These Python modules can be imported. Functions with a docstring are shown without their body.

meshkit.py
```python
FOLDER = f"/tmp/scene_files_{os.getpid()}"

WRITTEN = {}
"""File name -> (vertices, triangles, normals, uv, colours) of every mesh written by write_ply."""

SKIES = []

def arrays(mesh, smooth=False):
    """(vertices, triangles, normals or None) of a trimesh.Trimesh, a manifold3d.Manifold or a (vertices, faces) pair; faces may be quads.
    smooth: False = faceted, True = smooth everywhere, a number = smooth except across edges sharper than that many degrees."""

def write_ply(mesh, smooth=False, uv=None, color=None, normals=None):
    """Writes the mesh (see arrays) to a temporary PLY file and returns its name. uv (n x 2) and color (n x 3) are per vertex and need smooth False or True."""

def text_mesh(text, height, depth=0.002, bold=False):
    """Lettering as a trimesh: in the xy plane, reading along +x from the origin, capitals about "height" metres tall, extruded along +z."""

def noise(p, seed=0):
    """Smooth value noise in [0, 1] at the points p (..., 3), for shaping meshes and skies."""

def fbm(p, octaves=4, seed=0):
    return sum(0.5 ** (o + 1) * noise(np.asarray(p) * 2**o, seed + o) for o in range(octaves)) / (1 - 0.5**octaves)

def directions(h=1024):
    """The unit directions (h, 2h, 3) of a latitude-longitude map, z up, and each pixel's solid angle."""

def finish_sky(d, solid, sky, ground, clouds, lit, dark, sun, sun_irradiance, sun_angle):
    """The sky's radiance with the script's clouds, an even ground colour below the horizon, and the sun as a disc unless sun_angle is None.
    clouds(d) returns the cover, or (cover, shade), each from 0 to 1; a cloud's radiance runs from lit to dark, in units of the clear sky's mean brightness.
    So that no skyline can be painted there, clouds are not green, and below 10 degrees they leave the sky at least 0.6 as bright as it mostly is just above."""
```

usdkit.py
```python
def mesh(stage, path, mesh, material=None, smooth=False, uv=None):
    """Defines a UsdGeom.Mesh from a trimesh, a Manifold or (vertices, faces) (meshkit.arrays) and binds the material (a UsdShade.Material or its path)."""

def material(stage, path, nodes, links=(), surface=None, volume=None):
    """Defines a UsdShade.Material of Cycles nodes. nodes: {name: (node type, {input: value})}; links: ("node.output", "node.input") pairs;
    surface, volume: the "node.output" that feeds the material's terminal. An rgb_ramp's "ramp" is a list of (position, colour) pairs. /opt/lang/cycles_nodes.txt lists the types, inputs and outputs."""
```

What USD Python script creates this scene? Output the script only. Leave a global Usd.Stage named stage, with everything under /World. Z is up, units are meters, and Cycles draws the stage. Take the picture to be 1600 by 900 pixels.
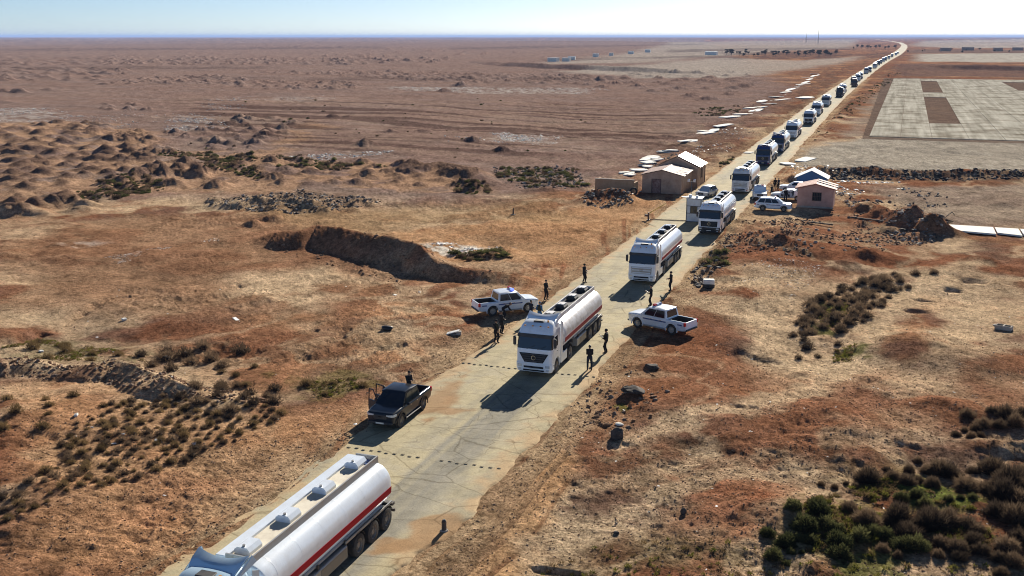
import math, random
import numpy as np, trimesh, manifold3d as m3
from scipy.spatial import cKDTree
from pxr import Usd, UsdGeom, UsdLux, UsdShade, Gf, Sdf, Vt
import usdkit

stage = Usd.Stage.CreateInMemory()
UsdGeom.SetStageUpAxis(stage, 'Z'); UsdGeom.SetStageMetersPerUnit(stage, 1.0)
W = UsdGeom.Xform.Define(stage, '/World')
UsdGeom.Scope.Define(stage, '/World/Looks')
R = random.Random(7); NR = np.random.RandomState(11)

# ---------------------------------------------------------------- camera (drone, 21.9 m up; +Y runs along the road)
FPX, HZ, CAMH, VPX = 1650.0, 57.0, 21.9, 1405.0
PITCH = math.atan((450 - HZ) / FPX)
YAW = math.atan2(VPX - 800, FPX * math.cos(PITCH) + (450 - HZ) * math.sin(PITCH))
vh = np.array([-math.sin(YAW), math.cos(YAW), 0]); rt = np.array([math.cos(YAW), math.sin(YAW), 0]); up = np.array([0, 0, 1.0])
fw = vh * math.cos(PITCH) - up * math.sin(PITCH); cu = vh * math.sin(PITCH) + up * math.cos(PITCH)
cam = UsdGeom.Camera.Define(stage, '/World/camera')
M = Gf.Matrix4d(*rt, 0, *cu, 0, *(-fw), 0, 0, 0, CAMH, 1)
cam.AddTransformOp().Set(M)
cam.CreateHorizontalApertureAttr(36.0); cam.CreateFocalLengthAttr(36.0 * FPX / 1600); cam.CreateClippingRangeAttr(Gf.Vec2f(0.5, 200000))
cam.CreateExposureAttr(0.95)

# ---------------------------------------------------------------- light
SUN_EL, SUN_AZ = math.radians(23.8), 0.018
HAZE = 0.000055
def sky():
    m = usdkit.material(stage, '/World/Looks/sky_look', {
        's': ('sky_texture', {'sky_type': 'single_scattering', 'sun_disc': False, 'sun_elevation': SUN_EL, 'sun_rotation': SUN_AZ, 'altitude': 200.0, 'air_density': 0.55, 'aerosol_density': 0.2, 'ozone_density': 3.3}),
        'b': ('background_shader', {'strength': 0.048})}, [('s.color', 'b.color')], surface='b.background')
    d = UsdLux.DomeLight.Define(stage, '/World/sky')
    UsdShade.MaterialBindingAPI.Apply(d.GetPrim()).Bind(m)
    d.GetPrim().SetCustomDataByKey('kind', 'structure')
    d.GetPrim().SetCustomDataByKey('label', 'pale clear sky over the desert horizon'); d.GetPrim().SetCustomDataByKey('category', 'sky')
sky()
sun = UsdLux.DistantLight.Define(stage, '/World/sun')
sun.CreateIntensityAttr(1.25); sun.CreateAngleAttr(0.53); sun.CreateColorAttr(Gf.Vec3f(1.0, 0.93, 0.82)); sun.CreateNormalizeAttr(True)
sd = np.array([math.sin(SUN_AZ) * math.cos(SUN_EL), math.cos(SUN_AZ) * math.cos(SUN_EL), math.sin(SUN_EL)])
zz = sd; xx = np.cross([0, 0, 1.0], zz); xx /= np.linalg.norm(xx); yy = np.cross(zz, xx)
sun.AddTransformOp().Set(Gf.Matrix4d(*xx, 0, *yy, 0, *zz, 0, 0, 0, 0, 1))

# ---------------------------------------------------------------- photo pixel -> ground (for laying out)
def G(x, y, z=0.0):
    d = rt * (x - 800) + cu * (450 - y) + fw * FPX
    t = (z - CAMH) / d[2]
    return np.array([d[0] * t, d[1] * t])
def GP(pts, z=0.0): return np.array([G(a, b, z) for a, b in pts])

# ---------------------------------------------------------------- noise
def _h(ix, iy, seed):
    n = (ix.astype(np.int64) * 374761393 + iy.astype(np.int64) * 668265263 + seed * 974634777) & 0x7fffffff
    n = ((n ^ (n >> 13)) * 1274126177) & 0x7fffffff
    n = n ^ (n >> 16)
    return (n & 0xffff) / 65535.0
def vnoise(x, y, seed=0):
    ix = np.floor(x); iy = np.floor(y); fx = x - ix; fy = y - iy
    ux = fx * fx * fx * (fx * (fx * 6 - 15) + 10); uy = fy * fy * fy * (fy * (fy * 6 - 15) + 10)
    a = _h(ix, iy, seed); b = _h(ix + 1, iy, seed); c = _h(ix, iy + 1, seed); d = _h(ix + 1, iy + 1, seed)
    return (a * (1 - ux) + b * ux) * (1 - uy) + (c * (1 - ux) + d * ux) * uy
def fbm(x, y, sc, octv=4, seed=0, rough=0.55):
    x = np.asarray(x, float) / sc; y = np.asarray(y, float) / sc; s = 0; a = 1; t = 0
    c, sn = math.cos(0.6), math.sin(0.6)
    for o in range(octv):
        s = s + a * vnoise(x + 13.7 * seed, y - 7.3 * seed, seed * 17 + o); t += a; a *= rough
        x, y = (x * c - y * sn) * 2.03, (x * sn + y * c) * 2.03
    return s / t
def sstep(a, b, x):
    t = np.clip((x - a) / (b - a), 0, 1); return t * t * (3 - 2 * t)
def poly_mask(x, y, poly, soft=1.0, wob=0.0, seed=3):
    """1 inside the polygon, soft edge (metres), wobbly outline"""
    import shapely
    poly = np.asarray(poly)
    out = np.zeros(len(x)); lo = poly.min(0) - soft * 3 - wob * 3; hi = poly.max(0) + soft * 3 + wob * 3
    k = np.nonzero((x > lo[0]) & (x < hi[0]) & (y > lo[1]) & (y < hi[1]))[0]
    if not len(k): return out
    P = shapely.Polygon(poly).buffer(0)
    pts = shapely.points(x[k], y[k])
    d = np.where(shapely.contains(P, pts), 1, -1) * shapely.distance(P.boundary, pts)
    if wob: d = d + (fbm(x[k], y[k], wob * 3, 4, seed) - 0.5) * wob * 3
    out[k] = sstep(-soft, soft, d); return out
def line_dist(x, y, pts, reach):
    """(indices, distance, fraction along) near a polyline"""
    pts = np.asarray(pts, float); best = np.full(len(x), 1e9); frac = np.zeros(len(x)); side = np.zeros(len(x))
    L = np.r_[0, np.cumsum(np.hypot(*np.diff(pts[:, :2], axis=0).T))]
    for i in range(len(pts) - 1):
        a, b = pts[i, :2], pts[i + 1, :2]
        lo = np.minimum(a, b) - reach; hi = np.maximum(a, b) + reach
        k = np.nonzero((x > lo[0]) & (x < hi[0]) & (y > lo[1]) & (y < hi[1]))[0]
        if not len(k): continue
        ab = b - a; t = np.clip(((x[k] - a[0]) * ab[0] + (y[k] - a[1]) * ab[1]) / (ab @ ab + 1e-9), 0, 1)
        d = np.hypot(x[k] - a[0] - t * ab[0], y[k] - a[1] - t * ab[1])
        u = d < best[k]; kk = k[u]
        best[kk] = d[u]; frac[kk] = (L[i] + t[u] * (L[i + 1] - L[i]))
    k = np.nonzero(best < reach)[0]
    return k, best[k], frac[k], L

# ---------------------------------------------------------------- scene helpers
_used = {}
def numbered(parent, name):
    n = _used.get((parent, name), -1) + 1; _used[(parent, name)] = n
    return f'{parent}/{name}' + (f'_{n:03d}' if n else '')
def data(p, label=None, cat=None, group=None, kind=None):
    p = p.GetPrim() if hasattr(p, 'GetPrim') else p
    for k, v in (('label', label), ('category', cat), ('group', group), ('kind', kind)):
        if v: p.SetCustomDataByKey(k, v)
    return p
def thing(name, label, cat, loc=(0, 0, 0), rz=0.0, group=None, scale=None, kind=None):
    x = UsdGeom.Xform.Define(stage, numbered('/World', name))
    x.AddTranslateOp().Set(Gf.Vec3d(*map(float, loc))); x.AddRotateZOp().Set(float(rz))
    if scale is not None: x.AddScaleOp().Set(Gf.Vec3f(*(np.ones(3) * scale).tolist()))
    return data(x, label, cat, group, kind)
def obj(name, mesh, mat, parent=None, smooth=False, label=None):
    par = '/World' if parent is None else str(parent.GetPath())
    if isinstance(mesh, list): mesh = cat(mesh)
    m = usdkit.mesh(stage, numbered(par, name), mesh, mat, smooth)
    if label: data(m, label)
    return m.GetPrim()
def dup(src, label=None, loc=(0, 0, 0), rz=0.0, scale=None, group=None, name=None):
    was = src.GetCustomData(); nm = name or src.GetName().rstrip('0123456789').rstrip('_')
    r = thing(nm, label or was['label'], was['category'], loc, rz, group or was.get('group'), scale)
    r.GetReferences().AddInternalReference(src.GetPath()); r.SetInstanceable(True)
    return r
# mesh pieces: trimesh based
def tm(m):
    if isinstance(m, trimesh.Trimesh): return m
    mm = m.to_mesh(); return trimesh.Trimesh(mm.vert_properties[:, :3], mm.tri_verts, process=False)
def cat(ms): return trimesh.util.concatenate([tm(m) for m in ms])
def man(t): return m3.Manifold(m3.Mesh(np.asarray(t.vertices, np.float32), np.asarray(t.faces, np.uint32)))
def bx(x0, x1, y0, y1, z0, z1, ch=0.0):
    s = np.array([abs(x1 - x0), abs(y1 - y0), abs(z1 - z0)]); c = [(x0 + x1) / 2, (y0 + y1) / 2, (z0 + z1) / 2]
    if ch <= 0: return trimesh.creation.box(s, trimesh.transformations.translation_matrix(c))
    ch = min(ch, s.min() * 0.45); v = []
    for i in range(3):
        h = s / 2 - ch; h[i] = s[i] / 2
        for a in (-1, 1):
            for b in (-1, 1):
                for e in (-1, 1): v.append([a * h[0], b * h[1], e * h[2]])
    t = trimesh.convex.convex_hull(np.array(v)); t.apply_translation(c); return t
def hull(pts): return trimesh.convex.convex_hull(np.asarray(pts, float))
def cyl(p0, p1, r, n=12, r1=None):
    p0, p1 = np.asarray(p0, float), np.asarray(p1, float); r1 = r if r1 is None else r1
    d = p1 - p0; L = np.linalg.norm(d); d /= L
    a = np.cross(d, [0, 0, 1.0] if abs(d[2]) < 0.9 else [1.0, 0, 0]); a /= np.linalg.norm(a); b = np.cross(d, a)
    an = np.arange(n) * 2 * np.pi / n; c = np.cos(an)[:, None] * a + np.sin(an)[:, None] * b
    return hull(np.vstack([p0 + c * r, p1 + c * r1]))
def lathe_x(prof, n=24):
    """revolve (r, x) profile about the x axis; closed ring profile"""
    prof = np.asarray(prof, float); k = len(prof); an = np.arange(n) * 2 * np.pi / n
    v = np.array([[p[1], p[0] * math.cos(t), p[0] * math.sin(t)] for t in an for p in prof])
    f = []
    for i in range(n):
        for j in range(k):
            a, b = i * k + j, i * k + (j + 1) % k; c, d = ((i + 1) % n) * k + j, ((i + 1) % n) * k + (j + 1) % k
            f += [[a, b, d], [a, d, c]]
    t = trimesh.Trimesh(v, f, process=False)
    if t.volume < 0: t.invert()
    return t
def loft(rings, cap=True):
    rings = [np.asarray(r, float) for r in rings]; k = len(rings[0]); v = np.vstack(rings); f = []
    for i in range(len(rings) - 1):
        for j in range(k):
            a, b = i * k + j, i * k + (j + 1) % k; c, d = a + k, b + k
            f += [[a, b, d], [a, d, c]]
    if cap:
        n = len(v); v = np.vstack([v, rings[0].mean(0), rings[-1].mean(0)]); o = (len(rings) - 1) * k
        for j in range(k): f += [[n, (j + 1) % k, j], [n + 1, o + j, o + (j + 1) % k]]
    t = trimesh.Trimesh(v, f, process=False)
    if t.volume < 0: t.invert()
    return t
def rrect(x0, x1, y0, y1, r, z, n=5):
    """rounded rectangle ring in the xy plane at height z"""
    out = []
    for cx, cy, a0 in ((x1 - r, y1 - r, 0), (x0 + r, y1 - r, 90), (x0 + r, y0 + r, 180), (x1 - r, y0 + r, 270)):
        for i in range(n):
            a = math.radians(a0 + 90 * i / (n - 1)); out.append([cx + r * math.cos(a), cy + r * math.sin(a), z])
    return out
def panel(q, th=0.01, inset=(0, 1, 0, 1)):
    """a thin slab on the quad q (4 points, counter-clockwise seen from outside), between the bilinear fractions inset = u0,u1,v0,v1"""
    q = np.asarray(q, float)
    B = lambda u, v: q[0] * (1 - u) * (1 - v) + q[1] * u * (1 - v) + q[2] * u * v + q[3] * (1 - u) * v
    u0, u1, v0, v1 = inset; c = np.array([B(u0, v0), B(u1, v0), B(u1, v1), B(u0, v1)])
    n = np.cross(c[1] - c[0], c[3] - c[0]); n /= np.linalg.norm(n)
    return hull(np.vstack([c - n * th * 0.3, c + n * th]))
def poly_slab(pts, n, th):
    pts = np.asarray(pts, float); n = np.asarray(n, float); return hull(np.vstack([pts, pts + n * th]))

# ---------------------------------------------------------------- materials
LK = '/World/Looks/'
def paint(name, col, rough=0.35, metal=0.0, dirt=0.0, dcol=(0.30, 0.22, 0.14), sc=3.0, coat=0.0, spec=0.5):
    n = {'p': ('principled_bsdf', {'base_color': col, 'roughness': rough, 'metallic': metal, 'coat_weight': coat, 'coat_roughness': 0.08, 'specular_ior_level': spec})}
    l = []
    if dirt:
        n['t'] = ('texture_coordinate', {}); n['n'] = ('noise_texture', {'scale': sc, 'detail': 6.0, 'roughness': 0.65})
        n['r'] = ('rgb_ramp', {'ramp': [(0.42, (0, 0, 0)), (0.75, (dirt, dirt, dirt))]})
        n['m'] = ('mix', {'mix_type': 'mix', 'color1': col, 'color2': dcol})
        l = [('t.object', 'n.vector'), ('n.fac', 'r.fac'), ('r.color', 'm.fac'), ('m.color', 'p.base_color')]
    return usdkit.material(stage, LK + name, n, l, surface='p.BSDF')
def rough_mat(name, c1, c2, sc=2.0, rough=0.9, bump=0.3, bdist=0.02, detail=8.0):
    n = {'t': ('texture_coordinate', {}), 'n': ('noise_texture', {'scale': sc, 'detail': detail, 'roughness': 0.7}),
         'r': ('rgb_ramp', {'ramp': [(0.3, c1), (0.7, c2)]}), 'b': ('bump', {'strength': bump, 'distance': bdist}),
         'p': ('principled_bsdf', {'roughness': rough, 'specular_ior_level': 0.2})}
    return usdkit.material(stage, LK + name, n, [('t.object', 'n.vector'), ('n.fac', 'r.fac'), ('r.color', 'p.base_color'), ('n.fac', 'b.height'), ('b.normal', 'p.normal')], surface='p.BSDF')
def leaf_mat(name, c1, c2):
    n = {'o': ('object_info', {}), 'g': ('geometry', {}), 'a': ('math', {'math_type': 'add'}), 'f': ('math', {'math_type': 'fraction'}), 'r': ('rgb_ramp', {'ramp': [(0.0, c1), (1.0, c2)]}),
         'd': ('diffuse_bsdf', {}), 't': ('translucent_bsdf', {}), 'x': ('mix_closure', {'fac': 0.3})}
    return usdkit.material(stage, LK + name, n, [('o.random', 'a.value1'), ('g.random_per_island', 'a.value2'), ('a.value', 'f.value1'), ('f.value', 'r.fac'), ('r.color', 'd.color'), ('r.color', 't.color'), ('d.BSDF', 'x.closure1'), ('t.BSDF', 'x.closure2')], surface='x.closure')
# ================================================================ GROUND
# road centre line: straight, then drifting right and curling left far away
ROADC = np.array([(-21.9, -400), (-21.9, 380), (-20.5, 520), (-17.5, 750), (-14, 950), (-9.5, 1150), (-3, 1400), (4, 1800), (11, 2400), (14, 3000), (6, 4100), (-60, 6200), (-190, 9000)], float)
def road_x(y): return np.interp(y, ROADC[:, 1], ROADC[:, 0])
HALF = 4.75

MOUNDS = []   # x, y, radius, height, stretch x
def field(poly, spacing, r, h, seed, stretch=1.15, keep=1.0):
    import shapely
    rr = random.Random(seed); g = GP(poly); P = shapely.Polygon(g).buffer(0); lo, hi = g.min(0), g.max(0); got = []
    tries = int(min(9000, 6 * P.area / spacing ** 2))
    grid = {}
    for _ in range(tries):
        p = (rr.uniform(lo[0], hi[0]), rr.uniform(lo[1], hi[1])); c = (int(p[0] // spacing), int(p[1] // spacing))
        if any(math.hypot(p[0] - q[0], p[1] - q[1]) < spacing * 0.8 for i in (-1, 0, 1) for j in (-1, 0, 1) for q in grid.get((c[0] + i, c[1] + j), [])): continue
        if rr.random() > keep or not P.contains(shapely.Point(p)): continue
        grid.setdefault(c, []).append(p)
        s = rr.uniform(0, 1) ** 1.3
        MOUNDS.append((p[0], p[1], r[0] + (r[1] - r[0]) * s, h[0] + (h[1] - h[0]) * s * rr.uniform(.75, 1.15), rr.uniform(1, stretch)))
# the spoil heap fields on the left
field([(0, 190), (150, 192), (230, 205), (262, 235), (330, 262), (300, 290), (180, 300), (130, 330), (0, 345)], 3.5, (1.6, 3.0), (0.5, 1.45), 1, 1.5)
field([(-120, 185), (0, 190), (0, 345), (-120, 350)], 3.9, (1.6, 3.0), (0.5, 1.4), 2, 1.5)
field([(262, 205), (330, 192), (400, 180), (475, 190), (450, 215), (400, 240), (330, 235)], 5.0, (1.8, 3.2), (0.5, 1.5), 3)
field([(300, 262), (400, 243), (640, 255), (745, 275), (745, 300), (620, 290), (430, 290), (330, 290)], 4.4, (1.7, 3.0), (0.45, 1.25), 4)
field([(155, 162), (235, 162), (235, 172), (155, 172)], 8, (2, 3), (.8, 1.4), 5)
field([(155, 132), (240, 120), (330, 118), (420, 126), (560, 128), (560, 140), (420, 140), (330, 132), (250, 131), (165, 132)], 7, (2.5, 4.5), (0.7, 1.7), 6)
field([(0, 119), (160, 119), (160, 126), (0, 126)], 12, (3, 5), (1.2, 2.4), 7)
field([(-100, 107), (0, 106), (200, 108), (200, 116), (0, 117), (-100, 117)], 11, (3.5, 6), (1.0, 2.2), 8)
field([(-150, 88), (0, 87), (280, 88), (560, 91), (640, 97), (560, 101), (240, 102), (-150, 103)], 15, (4, 7), (1.2, 2.6), 9)
field([(375, 112), (560, 111), (870, 117), (1010, 130), (930, 134), (700, 130), (560, 120)], 9, (3, 5.5), (0.8, 1.9), 10)
field([(290, 68), (500, 69), (840, 84), (700, 86), (480, 76), (300, 71)], 35, (7, 13), (2.0, 4.0), 11)
field([(500, 82), (700, 88), (700, 99), (520, 97)], 22, (5, 8), (1.6, 3.2), 12)
field([(900, 120), (1140, 110), (1200, 122), (1110, 160), (1040, 150)], 14, (3, 6), (0.8, 2.0), 13)
field([(1130, 345), (1260, 350), (1290, 375), (1190, 400), (1120, 400)], 2.6, (1.0, 2.2), (0.25, 0.7), 14, 1.8)
field([(1305, 310), (1380, 325), (1480, 340), (1440, 375), (1340, 360)], 3.2, (1.4, 2.4), (0.35, 1.0), 15, 1.6)
field([(330, 305), (470, 300), (600, 315), (560, 330), (430, 335), (330, 320)], 2.6, (1.0, 2.2), (0.3, 0.9), 16, 1.7)
field([(1250, 210), (1300, 180), (1400, 130), (1440, 100), (1385, 100), (1320, 170), (1265, 215)], 5, (1.5, 3), (0.3, 0.9), 17, 1.6)
field([(1000, 215), (1110, 190), (1260, 135), (1290, 110), (1340, 100), (1290, 150), (1180, 215), (1130, 240), (1060, 240)], 5, (1.5, 3.2), (0.25, 0.7), 18, 1.6)
for a, b, r_, h_ in ((570, 227, 3.0, 1.75), (738, 222, 2.2, 1.5), (786, 236, 2.6, 1.1), (612, 208, 2.6, .9), (660, 207, 3.2, .9), (30, 144, 4.5, 2.6), (8, 143, 3.5, 2.0), (75, 140, 3, 1.4),
                     (520, 182, 3, 1.0), (545, 182, 2.5, .8), (940, 137, 4, 1.8), (695, 144, 4.5, 1.6), (720, 135, 6, 2.6), (85, 318, 4.0, 1.5), (35, 330, 3, 1.0), (395, 352, 2.0, .7), (430, 345, 2.4, .8),
                     (1455, 362, 2.6, 1.7), (1430, 350, 2.0, 1.2), (1405, 345, 2.4, 1.0), (1345, 330, 2.0, 1.0), (1378, 335, 2.2, .9),
                     (1275, 272, 3.0, 1.5), (1220, 290, 2.0, .9), (1238, 282, 2.2, 1.0), (740, 300, 2.6, 1.0), (700, 275, 3.0, 1.2), (830, 300, 2.2, .6), (855, 300, 2.0, .6),
                     (1105, 425, 2.2, .5), (985, 625, 1.3, .45), (1012, 640, 1.0, .3), (1015, 575, .9, .35), (790, 395, 2.6, .9), (770, 405, 2.0, .6), (935, 312, 3.4, 1.3), (960, 308, 3.0, 1.35), (912, 318, 2.2, .6), (982, 312, 2.0, .6)):
    g = G(a, b); MOUNDS.append((g[0], g[1], r_, h_, 1.1))
# pits and soft hollows on the right, low humps
DENTS = [(a, b, r_, h_) for a, b, r_, h_ in ((1440, 466, .95, -.4), (1430, 488, 1.0, -.42), (1522, 437, 1.3, -.42), (1490, 450, .9, -.35), (1540, 410, 1.6, .55), (1415, 545, 3.4, .5), (1440, 535, 3.0, .5), (1505, 570, 3.2, .45), (1330, 600, 4.5, .5),
         (1310, 655, 4.5, .55), (1150, 690, 3.8, .35), (1380, 690, 4.0, .4), (1205, 800, 3.4, .5), (1080, 655, 2.5, .3), (1150, 540, 3.0, .45), (1090, 570, 2.4, .35), (1330, 420, 2.4, .45), (1350, 405, 2.0, .4), (1130, 620, 2.8, .3), (1290, 720, 3.2, .3),
         (1450, 640, 3.0, .35), (200, 540, 6, -.35), (120, 515, 6, -.4), (330, 560, 5, -.3), (60, 500, 6, -.35), (740, 388, 6, -.25), (1560, 660, 3.0, .4), (1230, 500, 7, -.2), (150, 700, 10, .4), (60, 790, 6, .4), (30, 640, 6, .4))]
# ridges: (pixel polyline with height), half width of the foot, roughness
RIDGES = [
    ([(393, 379, .15), (435, 377, 1.0), (468, 381, 1.4), (497, 376, 1.8), (536, 386, 1.9), (575, 396, 2.0), (607, 402, 2.15), (640, 409, 2.0), (658, 419, 1.3), (676, 428, .3)], 3.5, .3),
    ([(648, 413, .5), (672, 427, 1.4), (705, 434, 1.3), (754, 439, .95), (799, 442, .6), (830, 442, .25)], 2.1, .35),
    ([(0, 578, .8), (40, 572, .6), (95, 585, .5), (150, 590, .9), (185, 580, 1.0), (215, 595, 1.0), (260, 610, .9), (300, 622, .7), (340, 632, .5), (400, 640, .3), (440, 640, .1)], 1.9, .85),
    ([(1380, 340, .2), (1420, 350, .9), (1450, 360, 1.2), (1478, 362, .8)], 2.2, .5),
    ([(310, 318, .2), (360, 322, .9), (420, 318, 1.1), (480, 325, .8), (590, 318, .3)], 2.2, .6),
    ([(1510, 714, .2), (1540, 706, .55), (1600, 709, .7), (1660, 714, .8)], 1.3, .7),
    ([(1300, 272, .6), (1350, 270, 1.0), (1420, 273, .8), (1500, 271, .9), (1600, 272, .8), (1700, 274, .7)], 2.6, .5),
    ([(1415, 112, .5), (1450, 107, 3.0), (1500, 108, 3.5), (1600, 110, 3.2), (1750, 112, 3.0)], 11, .4),
    ([(745, 97, 1), (800, 104, 3), (900, 108, 3.4), (1000, 112, 3.0), (1100, 116, 1)], 9, .3),
    ([(1265, 218, .4), (1300, 190, .8), (1340, 160, .7), (1385, 125, .8), (1400, 105, 1.0)], 3.0, .5),
    ([(640, 262, .6), (690, 263, 1.2), (745, 275, 1.0), (760, 290, .5)], 2.5, .4),
    ([(1180, 375, .3), (1230, 385, .6), (1290, 400, .2)], 1.6, .5), ([(1310, 415, .3), (1350, 405, .6), (1375, 402, .2)], 2.0, .5),
]
# cracks and gullies
GULLIES = [
    ([(0, 527), (20, 530), (60, 512)], .9, .7), ([(86, 500), (115, 490), (150, 472), (200, 460)], .45, .55), ([(420, 545), (455, 525), (490, 517)], .5, .35), ([(440, 570), (490, 545), (530, 530), (540, 515)], .55, .4),
    ([(460, 575), (520, 552), (565, 525)], .6, .4), ([(560, 562), (590, 548), (630, 540)], .4, .3), ([(820, 885), (860, 886), (900, 893)], .35, .35), ([(915, 655), (945, 668)], .25, .25), ([(905, 605), (940, 612)], .2, .2),
    ([(1130, 640), (1180, 650), (1200, 655)], .5, .3), ([(1140, 378), (1200, 388), (1260, 384)], .8, .4), ([(1130, 560), (1160, 555), (1210, 565)], .7, .35), ([(420, 545), (380, 560), (340, 575)], .5, .3),
]
FLATS = [(-28.5, 78.3, 3.5), (-15.5, 77.2, 3.6), (-16.2, 148.8, 3.5), (-13.5, 138.8, 3.6), (-12.5, 149, 3.6), (-12.4, 157.5, 3.6), (-23.9, 148.2, 3.5), (-8.7, 145.2, 4.5), (-30.5, 152.5, 5), (-29.5, 160.5, 5), (-36.8, 147, 3.5), (-10.5, 162, 4), (-27.2, 53, 3)]
def ground_height(x, y, detail=True):
    rx = road_x(y); off = np.abs(x - rx); rr = np.hypot(x, y)
    out = sstep(HALF + .3, HALF + 6, off)
    base = (fbm(x, y, 34, 3, 1) - .5) * 1.1 + (fbm(x, y, 9, 3, 2) - .5) * (.40 + .35 * (off < 70) * (rr < 260))
    far = (fbm(x, y, 700, 3, 5) - .5) * 26 * sstep(900, 6000, rr) * sstep(20, 260, off)
    z = out * base + far
    if detail:
        rough = .45 + 1.1 * sstep(.42, .62, fbm(x, y, 11, 3, 6)); z = z + rough * ((fbm(x, y, 2.2, 3, 3) - .5) * .26 * sstep(HALF, HALF + 2.5, off) + (np.abs(fbm(x, y, .75, 3, 4, .6) - .5) * -.20 + .012) * sstep(HALF, HALF + .8, off) * (rr < 320))
        tk = np.maximum(poly_mask(x, y, GP([(880, 680), (890, 720), (800, 905), (590, 905), (700, 852), (855, 690)]), .8, .8), (1 - sstep(.4, 2.6, off - HALF)) * .6 * (y > 20) * (y < 400))
        st = vnoise((x + 19 + (fbm(x, y, 14, 2, 40) - .5) * 4) * 3.2, y * .06, 41)
        z = z * (1 - .75 * tk) - tk * .07 * sstep(.5, .65, st) * (rr < 200)
    pts = np.c_[x, y]; tree = cKDTree(pts)
    wob = (fbm(x, y, 1.6, 3, 8) - .5)
    for i, (mx, my, r, h, st) in enumerate(MOUNDS):
        k = np.array(tree.query_ball_point((mx, my), r * st * 1.35), int)
        if not len(k): continue
        a = (i * 2.399) % math.pi; dx, dy = x[k] - mx, y[k] - my
        u = (dx * math.cos(a) + dy * math.sin(a)) / st; v = -dx * math.sin(a) + dy * math.cos(a)
        d = np.hypot(u, v) / r + wob[k] * .62
        z[k] += h * (np.clip(1 - d, 0, 1) ** 1.25) * .6 + h * .35 * np.exp(-(d * 1.8) ** 2)
    for a, b, r, h in DENTS:
        g = G(a, b); k = np.array(tree.query_ball_point(g, r * 2.2), int)
        if not len(k): continue
        dx, dy = x[k] - g[0], y[k] - g[1]; d = np.hypot(dx / (1.5 if h < 0 and r < 3 else 1.25), dy) / r + wob[k] * .3
        if h < 0 and r < 3: z[k] += h * (1 - sstep(.35, .85, d)) - h * .25 * np.exp(-((d - 1.05) / .25) ** 2)
        else: z[k] += h * np.exp(-(d * 1.3) ** 2)
    for pl, hw, ro in RIDGES:
        w = np.array([[*G(a, b), h] for a, b, h in pl]); k, d, fr, L = line_dist(x, y, w, hw * 1.6)
        hh = np.interp(fr, L, w[:, 2]); n = fbm(x[k], y[k], 2.5 if hw < 6 else 12, 4, 9) - .5
        dd = d / hw + n * ro * .9
        z[k] += hh * (1 + n * ro * 1.4) * np.clip(1 - dd, 0, 1) ** .85 * sstep(HALF + .5, HALF + 4, off[k])
    for pl, hw, dp in GULLIES:
        k, d, fr, L = line_dist(x, y, GP(pl), hw * 2.5)
        n = fbm(x[k], y[k], .9, 3, 10) - .5
        z[k] -= .5 * dp * (1 - sstep(.35, 1.0, d / hw + n * 1.2)) * sstep(0, .25, fr / L[-1] * 1.01) * sstep(HALF + 1, HALF + 3, off[k])
    for a, b, r in FLATS:
        k = np.array(tree.query_ball_point((a, b), r * 1.5), int)
        if len(k): z[k] *= .12 + .88 * sstep(.75, 1.5, np.hypot(x[k] - a, y[k] - b) / r)
    z *= 1 - .93 * sstep(-14, -5, x) * (1 - sstep(86, 100, x)) * sstep(236, 250, y) * (1 - sstep(612, 640, y))
    keep = sstep(HALF - .8, HALF + .5, off)
    return z * keep - .05 * (1 - keep)

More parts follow.
